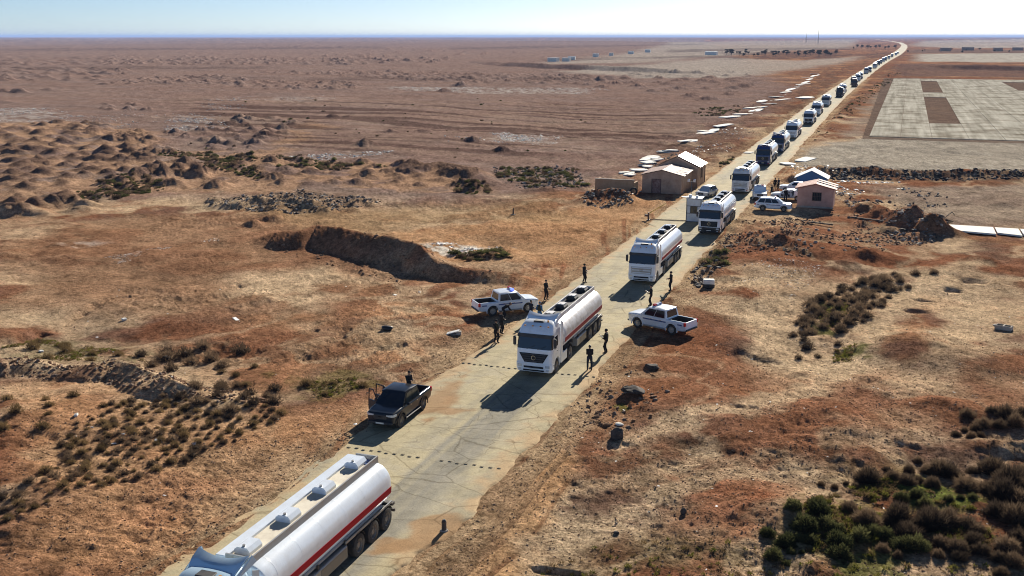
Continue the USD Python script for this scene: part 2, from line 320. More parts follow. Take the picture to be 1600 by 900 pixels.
# ---- the sheet: rings round the camera's foot point, fine where it is near, out to the horizon
def ring_grid():
    r = [9.0, 12, 15, 18, 21, 24.5]
    while r[-1] < 60000:
        q = r[-1]
        d = max(.06, min(q * q / (1056 * 21.9) * 1.15, .0052 * q)) if q < 1100 else (.012 * q if q < 4000 else .05 * q)
        r.append(q + d)
    a = np.concatenate([np.linspace(-math.pi, YAW - .62, 40, endpoint=False), np.linspace(YAW - .62, YAW - .33, 60, endpoint=False) if False else []]) if False else None
    fine = np.linspace(-.36, .36, 900)
    mid = np.r_[np.linspace(-.62, -.36, 90, endpoint=False), fine, np.linspace(.36, .62, 91)[1:]]
    coarse = np.linspace(.62, 2 * math.pi - .62, 46)[1:-1]
    return np.array(r), np.r_[mid, coarse]
rr_, aa_ = ring_grid()
RRg, AAg = np.meshgrid(rr_, aa_, indexing='ij')
gx = (-RRg * np.sin(YAW + AAg)).ravel(); gy = (RRg * np.cos(YAW + AAg)).ravel()
gz = ground_height(gx, gy)
nr, na = len(rr_), len(aa_)
print('ground', nr, na, nr * na)
def z_at(x, y):
    """height of the ground sheet (bilinear on the grid)"""
    x = np.atleast_1d(np.asarray(x, float)); y = np.atleast_1d(np.asarray(y, float))
    q = np.hypot(x, y); a = (np.arctan2(-x, y) - YAW + .62) % (2 * math.pi) - .62
    i = np.clip(np.searchsorted(rr_, q) - 1, 0, nr - 2); j = np.clip(np.searchsorted(aa_, a) - 1, 0, na - 2)
    u = np.clip((q - rr_[i]) / (rr_[i + 1] - rr_[i]), 0, 1); v = np.clip((a - aa_[j]) / (aa_[j + 1] - aa_[j]), 0, 1)
    Z = gz.reshape(nr, na)
    return Z[i, j] * (1 - u) * (1 - v) + Z[i + 1, j] * u * (1 - v) + Z[i, j + 1] * (1 - u) * v + Z[i + 1, j + 1] * u * v
def gz1(x, y): return float(z_at(x, y)[0])

# ---- soil colour, heap shade and far haze painted in: sand, red earth, grey stony crust, pale washes, tracks, plots
def mixc(c, col, w): return c * (1 - w[:, None]) + np.array(col) * w[:, None]
SAND = (.415, .215, .105); RED = (.25, .100, .048); BROWN = (.195, .098, .054); GREY = (.145, .098, .072); PALE = (.58, .42, .25); DARK = (.085, .055, .038); WHITE = (.62, .58, .50); HAZE_MAUVE = (.235, .165, .138); OLIVE = (.20, .165, .085)
SAT = 0.92
def soil(x, y, z):
    rr = np.hypot(x, y); off = np.abs(x - road_x(y)); n = len(x)
    f1 = fbm(x, y, 26, 5, 21); f2 = fbm(x, y, 6, 5, 22); f3 = fbm(x, y, 1.5, 4, 23); f4 = fbm(x * .35, y, 9, 5, 24); f5 = fbm(x, y, .45, 3, 25)
    c = np.tile(np.array(SAND), (n, 1))
    c = mixc(c, BROWN, sstep(.36, .53, f1 * .6 + f2 * .4) * .92)
    c = mixc(c, RED, sstep(.46, .60, f4) * .8)
    c = mixc(c, GREY, sstep(.50, .62, f2 * .7 + f3 * .3) * .6)
    # sand gathers in the hollows and trickles between the humps; the humps stay red and stony
    h9 = fbm(x, y, 9, 3, 2) - .5 + (f3 - .5) * .16 + (f2 - .5) * .12
    c = mixc(c, PALE, sstep(.02, -.13, h9) * .68 * (rr < 320)); c = mixc(c, RED, sstep(.02, .16, h9) * .42 * (rr < 320))
    wx, wy = x + (f2 - .5) * 5 + (fbm(x, y, 3, 2, 33) - .5) * 2, y + (f1 - .5) * 14 + (f2 - .5) * 5
    rv = 1 - np.abs(2 * fbm(wx, wy * .6, 7.5, 3, 31) - 1); c = mixc(c, PALE, sstep(.86, .97, rv) * .55 * (rr < 260))
    # left far plain: brown to a mauve that paints in the haze
    P = lambda pl, s=1.0, w=0.0: poly_mask(x, y, GP(pl), s, w)
    left_far = P([(-300, 62), (1100, 62), (1240, 140), (1060, 250), (900, 300), (700, 330), (300, 300), (-300, 330)], 12, 6)
    c = mixc(c, HAZE_MAUVE, left_far * .85)
    c = mixc(c, (.235, .148, .112), left_far * sstep(.45, .6, f4) * .7)
    # sandy floor between the spoil heaps, heaps painted darker for their shade
    fld = np.maximum(P([(-200, 190), (150, 190), (240, 205), (262, 235), (420, 235), (480, 190), (520, 200), (420, 250), (640, 255), (745, 275), (745, 305), (430, 300), (300, 300), (180, 305), (130, 340), (0, 352), (-200, 352)], 3, 3), 0)
    c = mixc(c, (.38, .225, .125), fld * .8 * sstep(.35, .5, f2)); c = mixc(c, (.155, .095, .068), fld * sstep(.2, .8, z) * .9)
    # left middle: warm brown flat with a pale patch
    c = mixc(c, (.28, .145, .075), P([(0, 350), (400, 330), (620, 330), (560, 470), (380, 520), (200, 470), (0, 480)], 5, 4) * .8)
    c = mixc(c, PALE, P([(375, 425), (520, 412), (575, 440), (500, 500), (420, 490), (360, 455)], 2.5, 3) * .75 * sstep(.35, .55, f2))
    c = mixc(c, PALE, P([(0, 355), (140, 345), (60, 375), (0, 380)], 2, 2) * .5)
    c = mixc(c, WHITE, P([(85, 378), (160, 380), (120, 388)], 1, 2) * .35 * sstep(.45, .6, f3))
    c = mixc(c, (.47, .255, .12), P([(0, 600), (330, 640), (430, 660), (560, 640), (520, 700), (330, 830), (120, 900), (0, 900)], 3, 3) * .7)
    c = mixc(c, RED, P([(200, 690), (420, 700), (500, 690), (420, 770), (250, 850)], 3, 3) * .35 * sstep(.45, .6, f2))
    c = mixc(c, (.22, .12, .06), P([(300, 560), (470, 510), (720, 520), (740, 545), (600, 600), (420, 610)], 3, 3) * .55 * sstep(.4, .55, f2))
    c = mixc(c, OLIVE, P([(0, 540), (60, 520), (150, 530), (260, 540), (230, 560), (60, 560), (0, 565)], 1.5, 2) * .7 * sstep(.4, .55, f3))
    # sand swept in behind the berm and beside the road
    c = mixc(c, (.46, .255, .12), P([(560, 370), (820, 340), (980, 310), (1060, 300), (1100, 300), (985, 365), (860, 460), (760, 440), (900, 420), (800, 410), (660, 405)], 2, 2) * .8)
    c = mixc(c, RED, P([(640, 395), (690, 420), (760, 432), (860, 430), (960, 370), (940, 395), (860, 450), (740, 445)], 1.5, 2) * .65 * sstep(.4, .5, f3))
    c = mixc(c, WHITE, P([(658, 392), (680, 380), (755, 384), (795, 384), (770, 396), (730, 402), (680, 398)], .8, 1.2) * sstep(.40, .5, f3) * .85)
    c = mixc(c, (.40, .26, .12), P([(400, 330), (900, 310), (860, 340), (500, 365)], 4, 3) * .45)
    c = mixc(c, DARK, P([(330, 305), (470, 300), (600, 318), (540, 330), (430, 336), (330, 320)], 1, 2) * .55 * sstep(.42, .55, f3))
    c = mixc(c, (.25, .115, .06), P([(390, 377), (500, 362), (640, 390), (700, 430), (800, 440), (720, 446), (630, 446), (500, 410)], 1, 1) * .5)
    # salt pans and litter-bleached spots on the plain
    for pl, w_ in (([(-40, 168), (70, 168), (110, 180), (60, 190), (-40, 192)], .5), ([(270, 182), (320, 180), (340, 190), (290, 203), (255, 203)], .4), ([(600, 134), (780, 138), (930, 138), (900, 148), (740, 146), (620, 140)], .6), ([(765, 208), (840, 208), (840, 222), (790, 220)], .55), ([(430, 150), (520, 152), (480, 160), (420, 158)], .35), ([(440, 244), (500, 240), (600, 236), (580, 240), (460, 250)], .35)):
        c = mixc(c, (.42, .40, .36), P(pl, 3, 4) * w_ * sstep(.42, .6, f3))
    # graded plots and pale flats toward the horizon
    c = mixc(c, (.36, .31, .255), P([(850, 100), (1000, 80), (1060, 64), (1340, 62), (1330, 75), (1200, 82), (1000, 98)], 25, 15) * .75)
    c = mixc(c, (.38, .33, .27), P([(880, 112), (1130, 90), (1250, 95), (1350, 87), (1320, 98), (1150, 122), (1000, 122)], 12, 6) * .75)
    c = mixc(c, (.42, .38, .31), P([(1433, 84), (1600, 83), (1700, 83), (1700, 96), (1600, 97), (1435, 97)], 10, 5) * .95)
    c = mixc(c, (.40, .36, .31), P([(1440, 64), (1600, 62), (1700, 62), (1700, 74), (1500, 76), (1425, 72)], 30, 15) * .7)
    c = mixc(c, (.16, .105, .08), P([(1420, 77), (1600, 78), (1700, 78), (1700, 83), (1420, 83)], 12, 8) * .8)
    c = mixc(c, (.15, .095, .075), P([(1400, 100), (1440, 99), (1600, 104), (1700, 105), (1700, 121), (1600, 121), (1395, 118)], 6, 4) * .75)
    for pl, w_ in (([(1040, 78), (1330, 74), (1330, 78), (1040, 82)], .6), ([(700, 74), (1100, 68), (1100, 71), (700, 78)], .5), ([(860, 92), (1130, 86), (1130, 89), (860, 96)], .55), ([(1130, 82), (1320, 80), (1320, 91), (1130, 93)], .65), ([(0, 76), (600, 72), (600, 75), (0, 80)], .5), ([(0, 104), (420, 103), (420, 108), (0, 110)], .5), ([(300, 120), (900, 122), (900, 127), (300, 125)], .45), ([(1330, 86), (1400, 80), (1420, 88), (1340, 96)], .5)):
        c = mixc(c, (.085, .058, .05), P(pl, 10, 10) * w_ * sstep(.3, .55, f4))
    # right of the road: grey gravel yard with wheel loops, rough red earth, pale washes
    yard = P([(1248, 232), (1360, 212), (1700, 220), (1700, 266), (1300, 266), (1240, 262)], 3, 3)
    c = mixc(c, (.37, .325, .255), yard * .95)
    c = mixc(c, (.33, .28, .215), P([(1300, 225), (1356, 210), (1390, 125), (1330, 190)], 3, 3) * .6)
    loops = np.zeros(n)
    for a, b, q in ((1420, 240, 9), (1500, 238, 11), (1560, 246, 8), (1380, 250, 7), (1600, 236, 12)):
        g = G(a, b); d = np.hypot(x - g[0], (y - g[1]) * .8); loops = np.maximum(loops, np.exp(-((np.mod(d, 2.6) - 1.3) / .35) ** 2) * (d < q * 1.4))
    c = mixc(c, (.36, .31, .235), loops * yard * .45)
    inap = (x > -6) & (x < 96) & (y > 246) & (y < 616); c = mixc(c, (.15, .105, .078), inap * .9)
    c = mixc(c, (.30, .235, .175), P([(1320, 290), (1700, 285), (1700, 350), (1480, 350), (1400, 320)], 4, 4) * .8)
    c = mixc(c, RED, P([(1120, 350), (1300, 330), (1480, 360), (1440, 385), (1290, 400), (1120, 410)], 2, 3) * .7 * sstep(.35, .5, f2 * .5 + f3 * .5))
    c = mixc(c, DARK, P([(1290, 262), (1700, 264), (1700, 280), (1290, 280)], 1.5, 2) * .7 * sstep(.4, .55, f3))
    c = mixc(c, PALE, P([(1130, 425), (1240, 410), (1290, 430), (1240, 480), (1250, 530), (1300, 575), (1290, 600), (1210, 585), (1180, 520), (1120, 470)], 2, 2.5) * .6 * sstep(.33, .5, f2))
    rb = P([(1300, 590), (1700, 560), (1700, 700), (1450, 690), (1330, 730), (1180, 720), (1130, 690), (1220, 640)], 2.5, 3)
    c = mixc(c, (.30, .128, .06), rb * .55)
    c = mixc(c, (.32, .138, .062), P([(900, 560), (1080, 540), (1240, 600), (1130, 640), (950, 690), (870, 700), (900, 640)], 2, 2.5) * .5)
    c = mixc(c, (.30, .115, .052), P([(1060, 760), (1180, 750), (1250, 770), (1240, 800), (1180, 850), (1050, 830)], 1.5, 2) * .7)
    for pl, hw, wt in (([(870, 770), (960, 755), (1010, 745), (1100, 715)], .8, .5), ([(880, 850), (980, 800), (1060, 770), (1120, 745), (1250, 742)], 1.0, .65), ([(960, 700), (1040, 672), (1120, 652), (1200, 638), (1260, 612), (1320, 580), (1370, 520), (1420, 455), (1470, 425), (1520, 415)], 1.5, .7),
                      ([(1400, 620), (1450, 590), (1500, 560), (1600, 540)], 1.6, .5), ([(1300, 700), (1400, 700), (1500, 690), (1600, 690)], 1.2, .45), ([(1180, 870), (1260, 790), (1330, 750)], 1.5, .5), ([(1480, 540), (1540, 500), (1600, 480)], 3, .45), ([(880, 590), (960, 585), (1060, 590)], .8, .35)):
        k, d, fr, L = line_dist(x, y, GP(pl), hw * 2.5)
        w = np.minimum((1 - sstep(.3, 1.3, d / hw + (f3[k] - .5) * 2)) * wt * 1.0, 1)
        c[k] = mixc(c[k], PALE, w)
    c = mixc(c, OLIVE, P([(820, 905), (900, 855), (1040, 838), (1180, 850), (1260, 880), (1700, 880), (1700, 910)], 2, 2) * .55 * sstep(.36, .55, f2))
    gr = P([(1250, 800), (1330, 760), (1420, 740), (1560, 790), (1600, 800), (1600, 860), (1400, 870), (1260, 860)], 1.5, 2)
    c = mixc(c, (.30, .24, .09), gr * .6 * sstep(.4, .5, f3)); c = mixc(c, (.11, .135, .022), P([(1370, 775), (1440, 750), (1560, 790), (1540, 815), (1450, 800), (1390, 790)], .8, 1) * .9 * sstep(.42, .52, f3))
    for a, b, q in ((1305, 482, 2.2), (1282, 512, 1.4), (1330, 545, 1.8), (968, 637, .7), (1370, 880, 2)):
        g = G(a, b); d = np.hypot(x - g[0], y - g[1]) / q + (f3 - .5) * 2.2; c = mixc(c, (.14, .15, .03), (1 - sstep(.4, 1, d)) * .8)
    g = G(520, 600); d = np.hypot((x - g[0]) / 4, (y - g[1]) / 3) + (f3 - .5) * 2.; c = mixc(c, (.17, .14, .04), (1 - sstep(.4, 1, d)) * .6)
    # wheel tracks: beside the road on the right, between berm and road on the left, ploughed streaks on the plain
    trk = P([(880, 680), (890, 720), (800, 905), (590, 905), (700, 852), (855, 690)], .8, .8)
    st = vnoise((x + 19 + (fbm(x, y, 14, 2, 40) - .5) * 4) * 3.2, y * .06, 41)
    c = mixc(c, (.46, .25, .105), trk * .75); c = mixc(c, (.20, .10, .048), trk * .9 * sstep(.48, .62, st))
    sh = (1 - sstep(.3, 3.2, off - HALF)) * (y > 20) * (y < 600); c = mixc(c, (.43, .295, .165), sh * .95 * sstep(.30, .55, st * .5 + f3 * .5)); c = mixc(c, (.20, .115, .06), sh * .6 * sstep(.55, .65, f2))
    trl = P([(760, 445), (900, 400), (1010, 310), (1070, 300), (960, 400), (850, 465)], 1, 1); s2 = vnoise((x + .25 * y) * 1.6, y * .05, 43); c = mixc(c, RED, trl * .7 * sstep(.55, .68, s2))
    pl_ = P([(300, 150), (900, 160), (1100, 170), (1060, 240), (900, 250), (400, 230), (250, 180)], 10, 8); s3 = vnoise((y + .18 * x + (fbm(x, y, 60, 2, 45) - .5) * 30) * .35, x * .012, 44); c = mixc(c, (.095, .055, .042), pl_ * .75 * sstep(.52, .66, s3)); c = mixc(c, (.30, .20, .14), pl_ * .5 * sstep(.6, .75, 1 - s3))
    s4 = vnoise((x + (fbm(x, y, 40, 2, 46) - .5) * 20) * .5, y * .02, 47); al = P([(1010, 235), (1180, 160), (1290, 105), (1340, 105), (1190, 230), (1120, 260)], 3, 3); c = mixc(c, (.15, .085, .055), al * .6 * sstep(.5, .65, s4))
    # fine grain
    c = c * (1 + (f5[:, None] - .5) * .7 * (rr[:, None] < 220) + (f3[:, None] - .5) * .85 + (f2[:, None] - .5) * .3)
    l = c @ np.array([.3, .6, .1]); c = l[:, None] + (c - l[:, None]) * SAT
    return np.clip(c, .012, .8)
gc = soil(gx, gy, gz)

def ground_material():
    n = {'a': ('attribute', {'attribute': 'Cd'}), 'g': ('geometry', {}),
         'n1': ('noise_texture', {'scale': 2.6, 'detail': 9.0, 'roughness': 0.8}), 'n2': ('noise_texture', {'scale': 7.0, 'detail': 6.0, 'roughness': 0.75}), 'v': ('voronoi_texture', {'scale': 9.0, 'randomness': 1.0}),
         'r1': ('rgb_ramp', {'ramp': [(0.34, (.38, .35, .33)), (0.5, (1, 1, 1)), (0.66, (1.55, 1.55, 1.55))]}),
         'r2': ('rgb_ramp', {'ramp': [(0.33, (.45, .42, .40)), (0.5, (1, 1, 1)), (0.68, (1.4, 1.4, 1.4))]}),
         'm1': ('mix', {'mix_type': 'multiply', 'fac': 1.0}), 'm2': ('mix', {'mix_type': 'multiply', 'fac': 1.0}),
         'h': ('math', {'math_type': 'add'}), 'b': ('bump', {'strength': 1.0, 'distance': 0.16}), 'p': ('principled_bsdf', {'roughness': 1.0, 'specular_ior_level': 0.0})}
    l = [('g.position', 'n1.vector'), ('g.position', 'n2.vector'), ('n1.fac', 'r1.fac'), ('n2.fac', 'r2.fac'), ('a.color', 'm1.color1'), ('r1.color', 'm1.color2'), ('m1.color', 'm2.color1'), ('r2.color', 'm2.color2'),
         ('m2.color', 'p.base_color'), ('n1.fac', 'h.value1'), ('n2.fac', 'h.value2'), ('h.value', 'b.height'), ('b.normal', 'p.normal')]
    return usdkit.material(stage, LK + 'desert_soil', n, l, surface='p.BSDF')
def sheet(name, v, f, col, mat, label, cat_):
    m = usdkit.mesh(stage, f'/World/{name}', (v, f), mat, True)
    pv = UsdGeom.PrimvarsAPI(m).CreatePrimvar('Cd', Sdf.ValueTypeNames.Color3fArray, 'vertex'); pv.Set(Vt.Vec3fArray.FromNumpy(col.astype(np.float32)))
    data(m, label, cat_, None, 'structure'); return m
I = np.arange(nr * na).reshape(nr, na); J = np.roll(I, -1, axis=1)
a_, b_, c_, d_ = I[:-1].ravel(), J[:-1].ravel(), J[1:].ravel(), I[1:].ravel()
gf = np.vstack([np.c_[a_, b_, c_], np.c_[a_, c_, d_]])[:, [0, 2, 1]]
cen = len(gx)
gv = np.vstack([np.c_[gx, gy, gz], [[0, 0, float(gz[:na].mean())]]])
gf = np.vstack([gf, np.c_[np.full(na, cen), np.roll(np.arange(na), -1), np.arange(na)][:, [0, 2, 1]]])
if np.cross(gv[gf[0, 1]] - gv[gf[0, 0]], gv[gf[0, 2]] - gv[gf[0, 0]])[2] < 0: gf = gf[:, ::-1]
sheet('ground', gv, gf, np.vstack([gc, gc[:1]]), ground_material(), 'red-brown desert ground with sand, spoil heaps and wheel tracks', 'ground')

# ---------------------------------------------------------------- road sheet
def build_road():
    ys = [14.0]
    while ys[-1] < 8500: ys.append(ys[-1] + max(.11, min(.0035 * ys[-1], 60)) if ys[-1] < 420 else ys[-1] * 1.012)
    ys = np.array(ys); nx = 61; u = np.linspace(-1, 1, nx)
    Y, U = np.meshgrid(ys, u, indexing='ij')
    lw = HALF + (fbm(ys, ys * 0, 2.2, 4, 51) - .5) * .9 + (fbm(ys, ys * 0, 14, 2, 52) - .5) * .7
    rw = HALF + (fbm(ys, ys * 0 + 9, 1.8, 4, 53) - .5) * .7 + (fbm(ys, ys * 0 + 5, 16, 2, 54) - .5) * .6
    lw += .75 * (1 - sstep(52, 68, ys)); lw[ys < 40] += (sstep(44, 36, ys[ys < 40]) * .4); rw -= (1 - sstep(38, 41, ys)) * 1.0
    grow = 1 + sstep(600, 2000, ys) * .5
    X = road_x(Y) + np.where(U < 0, U * (lw * grow)[:, None], U * (rw * grow)[:, None])
    x, y = X.ravel(), Y.ravel(); ue = np.abs(U.ravel()); off = x - road_x(y)
    z = .035 + (fbm(x, y, 6, 3, 55) - .5) * .03 + (fbm(x, y, .7, 3, 56) - .5) * .018 - sstep(.9, 1, ue) * .03
    far = z_at(x, y); z = np.where(y > 600, np.maximum(z, far + .12), z)
    z = np.where(ue > .999, z - .12, z)
    base = np.tile(np.array((.44, .375, .235)), (len(x), 1))
    f1 = fbm(x * 2.2, y * .35, 3.0, 5, 57); f2 = fbm(x, y, 1.2, 4, 58); f3 = fbm(x * 3, y * .12, 2.0, 4, 59); f6 = fbm(x, y, .35, 3, 64)
    # grey worn wheel bands in both lanes; dusty crown and edges
    wv = (f2 - .5) * .5; band = sstep(-.3, .05, off + wv * .5) * (1 - sstep(2.0, 3.0, off + wv)) * (1 - sstep(58, 64, y)) * sstep(26, 34, y) + .3 * np.exp(-((off + 2.6) / .5) ** 2) * sstep(.3, .6, f3)
    base = mixc(base, (.235, .22, .18), np.clip(band * (.75 + .9 * (f3 - .3)), 0, .9))
    base = mixc(base, (.29, .265, .20), sstep(.5, .7, f1) * .55)
    base = mixc(base, (.43, .37, .23), sstep(.52, .72, f3) * .45)
    base = mixc(base, (.24, .22, .18), sstep(.56, .68, f2) * .35)
    dust = sstep(.74, 1.0, ue + (f2 - .5) * .6); base = mixc(base, (.42, .295, .165), dust * .9)
    # blown soil tongues on the surface
    for pl in ([(690, 610), (735, 580), (700, 640), (650, 650), (640, 630)], [(700, 620), (730, 618), (715, 632), (690, 632)], [(690, 637), (740, 642), (700, 650), (672, 648)], [(655, 655), (680, 652), (668, 664)], [(660, 862), (740, 830), (720, 800), (660, 810), (625, 840), (600, 860)], [(880, 660), (905, 635), (880, 690), (850, 700)], [(585, 835), (640, 838), (650, 855), (590, 862)]):
        base = mixc(base, (.31, .19, .095), poly_mask(x, y, GP(pl), .25, .5, 61) * .85)
    # a darker oil-stained trail in the driving lane up the road
    base = mixc(base, (.25, .22, .165), np.exp(-((off - .9) / .5) ** 2) * .45 * (y > 60) * sstep(.3, .6, f3) + np.exp(-((off - 2.7) / .45) ** 2) * .35 * (y > 60) * sstep(.3, .6, f3))
    base = base * (1 + (f2[:, None] - .5) * .45 + (f6[:, None] - .5) * .3)
    base = base * (1 - .16 * sstep(150, 500, y))[:, None]
    n = len(ys); I = np.arange(n * nx).reshape(n, nx)
    a, b, c, d = I[:-1, :-1].ravel(), I[:-1, 1:].ravel(), I[1:, 1:].ravel(), I[1:, :-1].ravel()
    f = np.vstack([np.c_[a, b, c], np.c_[a, c, d]])
    nn = {'a': ('attribute', {'attribute': 'Cd'}), 'g': ('geometry', {}), 'n1': ('noise_texture', {'scale': 14.0, 'detail': 6.0, 'roughness': 0.7}), 'mp': ('mapping', {'scale': (.55, 1.0, 1)}),
          'nw': ('noise_texture', {'scale': .9, 'detail': 4.0}), 'wm': ('mix_vector', {'fac': .25}),
          'v': ('voronoi_texture', {'feature': 'distance_to_edge', 'scale': .42}), 'v2': ('voronoi_texture', {'feature': 'distance_to_edge', 'scale': 1.5}), 'ms': ('noise_texture', {'scale': .12, 'detail': 3.0}),
          'cr': ('rgb_ramp', {'ramp': [(0.0, (.60, .58, .55)), (0.005, (.7, .68, .65)), (0.013, (1, 1, 1))]}), 'cr2': ('rgb_ramp', {'ramp': [(0.0, (.62, .59, .55)), (0.02, (1, 1, 1))]}), 'msr': ('rgb_ramp', {'ramp': [(0.45, (0, 0, 0)), (0.58, (1, 1, 1))]}),
          'r1': ('rgb_ramp', {'ramp': [(0.3, (.72, .71, .70)), (0.5, (1, 1, 1)), (0.72, (1.22, 1.22, 1.22))]}),
          'm1': ('mix', {'mix_type': 'multiply', 'fac': 1.0}), 'm2': ('mix', {'mix_type': 'multiply', 'fac': .9}), 'm3': ('mix', {'mix_type': 'multiply', 'fac': 1.0}),
          'b': ('bump', {'strength': 0.35, 'distance': 0.02}), 'p': ('principled_bsdf', {'roughness': 0.92, 'specular_ior_level': 0.06})}
    l = [('g.position', 'n1.vector'), ('g.position', 'nw.vector'), ('g.position', 'wm.a'), ('nw.color', 'wm.b'), ('wm.result', 'mp.vector'), ('mp.vector', 'v.vector'), ('mp.vector', 'v2.vector'), ('g.position', 'ms.vector'), ('n1.fac', 'r1.fac'), ('v.distance', 'cr.fac'), ('v2.distance', 'cr2.fac'), ('ms.fac', 'msr.fac'),
         ('a.color', 'm1.color1'), ('r1.color', 'm1.color2'), ('m1.color', 'm2.color1'), ('cr.color', 'm2.color2'), ('m2.color', 'm3.color1'), ('cr2.color', 'm3.color2'), ('msr.color', 'm3.fac'), ('m3.color', 'p.base_color'), ('n1.fac', 'b.height'), ('b.normal', 'p.normal')]
    m = usdkit.material(stage, LK + 'worn_road', nn, l, surface='p.BSDF')
    sheet('road', np.c_[x, y, z], f, np.clip(base, .02, .8), m, 'pale dusty cracked road running straight to the horizon', 'road')
build_road()
# ================================================================ MATERIALS FOR THINGS
MT = dict(
    paleblue=paint('pale_blue_paint', (.42, .57, .68), .3, dirt=.2, sc=1.5, coat=.4), white=paint('white_paint', (.68, .735, .79), .28, dirt=.35, dcol=(.45, .38, .29), sc=1.6, coat=.3), white2=paint('white_paint_dusty', (.66, .66, .65), .4, dirt=.75, dcol=(.40, .33, .25), sc=1.3),  # blue cab and white tint take the sky-blue shade into their paint
    tank=paint('tank_white', (.70, .76, .82), .2, dirt=.35, dcol=(.48, .46, .42), sc=1.6, coat=.4), tankd=paint('tank_white_grimy', (.62, .61, .60), .4, dirt=.95, dcol=(.33, .28, .23), sc=2.2),  # tank white tinted blue for the sky it reflects
    cream=paint('tank_top_cream', (.66, .60, .47), .55, dirt=.5, sc=2.0), blue=paint('dark_blue_paint', (.012, .03, .10), .25, coat=.6), navy=paint('navy_black_paint', (.006, .010, .016), .22, spec=.35, dirt=.12, dcol=(.16, .12, .08), sc=1.4),
    brownp=paint('brown_red_paint', (.13, .05, .03), .35), blackp=paint('black_paint', (.015, .017, .02), .3), silver=paint('silver_paint', (.46, .47, .48), .3, .3, dirt=.3, sc=1.5),
    glass=paint('dark_window_glass', (.006, .010, .013), .06, spec=.8), rubber=paint('tyre_rubber', (.018, .017, .016), .85, dirt=.6, dcol=(.12, .085, .055), sc=5), rim=paint('dusty_rim', (.20, .18, .155), .5, .3, dirt=.5, sc=6),
    rimw=paint('alloy_rim', (.42, .41, .39), .4, .6), plast=paint('black_plastic', (.02, .021, .023), .55, dirt=.4, dcol=(.12, .09, .06), sc=3), steel=paint('chassis_steel', (.055, .05, .048), .6, .3, dirt=.7, dcol=(.16, .12, .08), sc=3),
    alu=paint('grey_metal', (.32, .33, .33), .45, .5, dirt=.5, sc=2.5), red=paint('red_stripe', (.34, .0, .008), .6, spec=.15), redd=paint('faded_red_stripe', (.27, .014, .014), .6, dirt=.4, dcol=(.20, .09, .07), sc=3, spec=.15), dblue=paint('police_blue', (.03, .07, .22), .35),
    lamp=paint('headlamp_glass', (.50, .53, .55), .08, .2), redl=paint('red_lamp_glass', (.5, .02, .02), .15), amber=paint('amber_lamp', (.6, .25, .02), .2), bluel=None, dark=paint('dark_recess', (.008, .008, .009), .8), plate=paint('number_plate', (.6, .6, .55), .5), chrome=paint('chrome', (.6, .6, .6), .18, 1.0))
MT['bluel'] = usdkit.material(stage, LK + 'blue_beacon_lit', {'p': ('principled_bsdf', {'base_color': (.03, .05, .7), 'roughness': .2, 'emission_color': (.15, .2, 1.0), 'emission_strength': 1.2})}, [], surface='p.BSDF')

def wheel(parent, x, y, z, r, w, side, rim='rim', n=26, dual=False):
    """tyre with a rim child; side +1 / -1 = the outside"""
    ww = w * (2.05 if dual else 1)
    xo = x; xi = x - side * ww
    h = r * .08
    prof = [(r * .60, 0), (r * .86, .005), (r * .97, h * .6), (r, h * 1.6), (r, ww - h * 1.6), (r * .97, ww - h * .6), (r * .86, ww), (r * .60, ww)]
    t = lathe_x(prof, n); t.apply_scale([-side, 1, 1]) if side > 0 else None
    if t.volume < 0: t.invert()
    t.apply_translation([xo, y, z])
    w_ = obj('wheel', t, MT['rubber'], parent, 40)
    rp = [(r * .60, .0), (r * .56, .02), (r * .50, .09 if not dual else .14), (r * .28, .10 if not dual else .16), (r * .25, .03), (r * .12, .02), (r * .02, .02), (r * .02, ww), (r * .60, ww)]
    q = lathe_x(rp, 18); q.apply_scale([-side, 1, 1]) if side > 0 else None
    if q.volume < 0: q.invert()
    q.apply_translation([xo - side * .012, y, z]); ms = [q]
    for k in range(8):
        a = k * math.pi / 4; px = xo - side * (.07 if not dual else .12)
        ms.append(cyl([px, y + r * .4 * math.cos(a), z + r * .4 * math.sin(a)], [px + side * .03, y + r * .4 * math.cos(a), z + r * .4 * math.sin(a)], r * .035, 5))
    obj('rim', ms, MT[rim], w_, 40)

CABZ = np.array([  # z, front y, half width, back y
    (.34, .07, 1.18, 2.2), (.55, .0, 1.21, 2.25), (1.0, .0, 1.22, 2.25), (1.72, .03, 1.22, 2.25), (1.82, .06, 1.22, 2.25), (2.78, .30, 1.19, 2.25), (2.95, .36, 1.17, 2.25), (3.25, .62, 1.10, 2.22), (3.46, .98, 1.0, 2.2), (3.54, 1.35, .84, 2.12)])
def cab_par(z): return [float(np.interp(z, CABZ[:, 0], CABZ[:, k])) for k in (1, 2, 3)]
def cab_ring(z, off=0.0, n=6):
    f, hw, b = cab_par(z); return rrect(-hw - off, hw + off, f - off, b + off, .24, z, n)
def front_patch(z0, z1, off, depth=.22, x_in=None, nz=5, th=.03):
    rings = []
    for z in np.linspace(z0, z1, nz):
        f, hw, b = cab_par(z)
        o = [p for p in cab_ring(z, off) if p[1] < f + depth]; o.sort(key=lambda p: p[0])
        if x_in: o = [[np.clip(p[0], -x_in(z), x_in(z)), p[1], p[2]] for p in o]
        i = [[p[0] * .985, p[1] + th, p[2]] for p in reversed(o)]
        rings.append(o + i)
    return loft(rings)
def tank_ring(y, k, n=44, cz=2.03, rx=1.23, rz=1.05, e=2.5):
    a = np.arange(n) * 2 * np.pi / n; c, s = np.cos(a), np.sin(a)
    return np.c_[rx * k * np.sign(c) * np.abs(c) ** (2 / e), np.full(n, y), cz + rz * k * np.sign(s) * np.abs(s) ** (2 / e)]

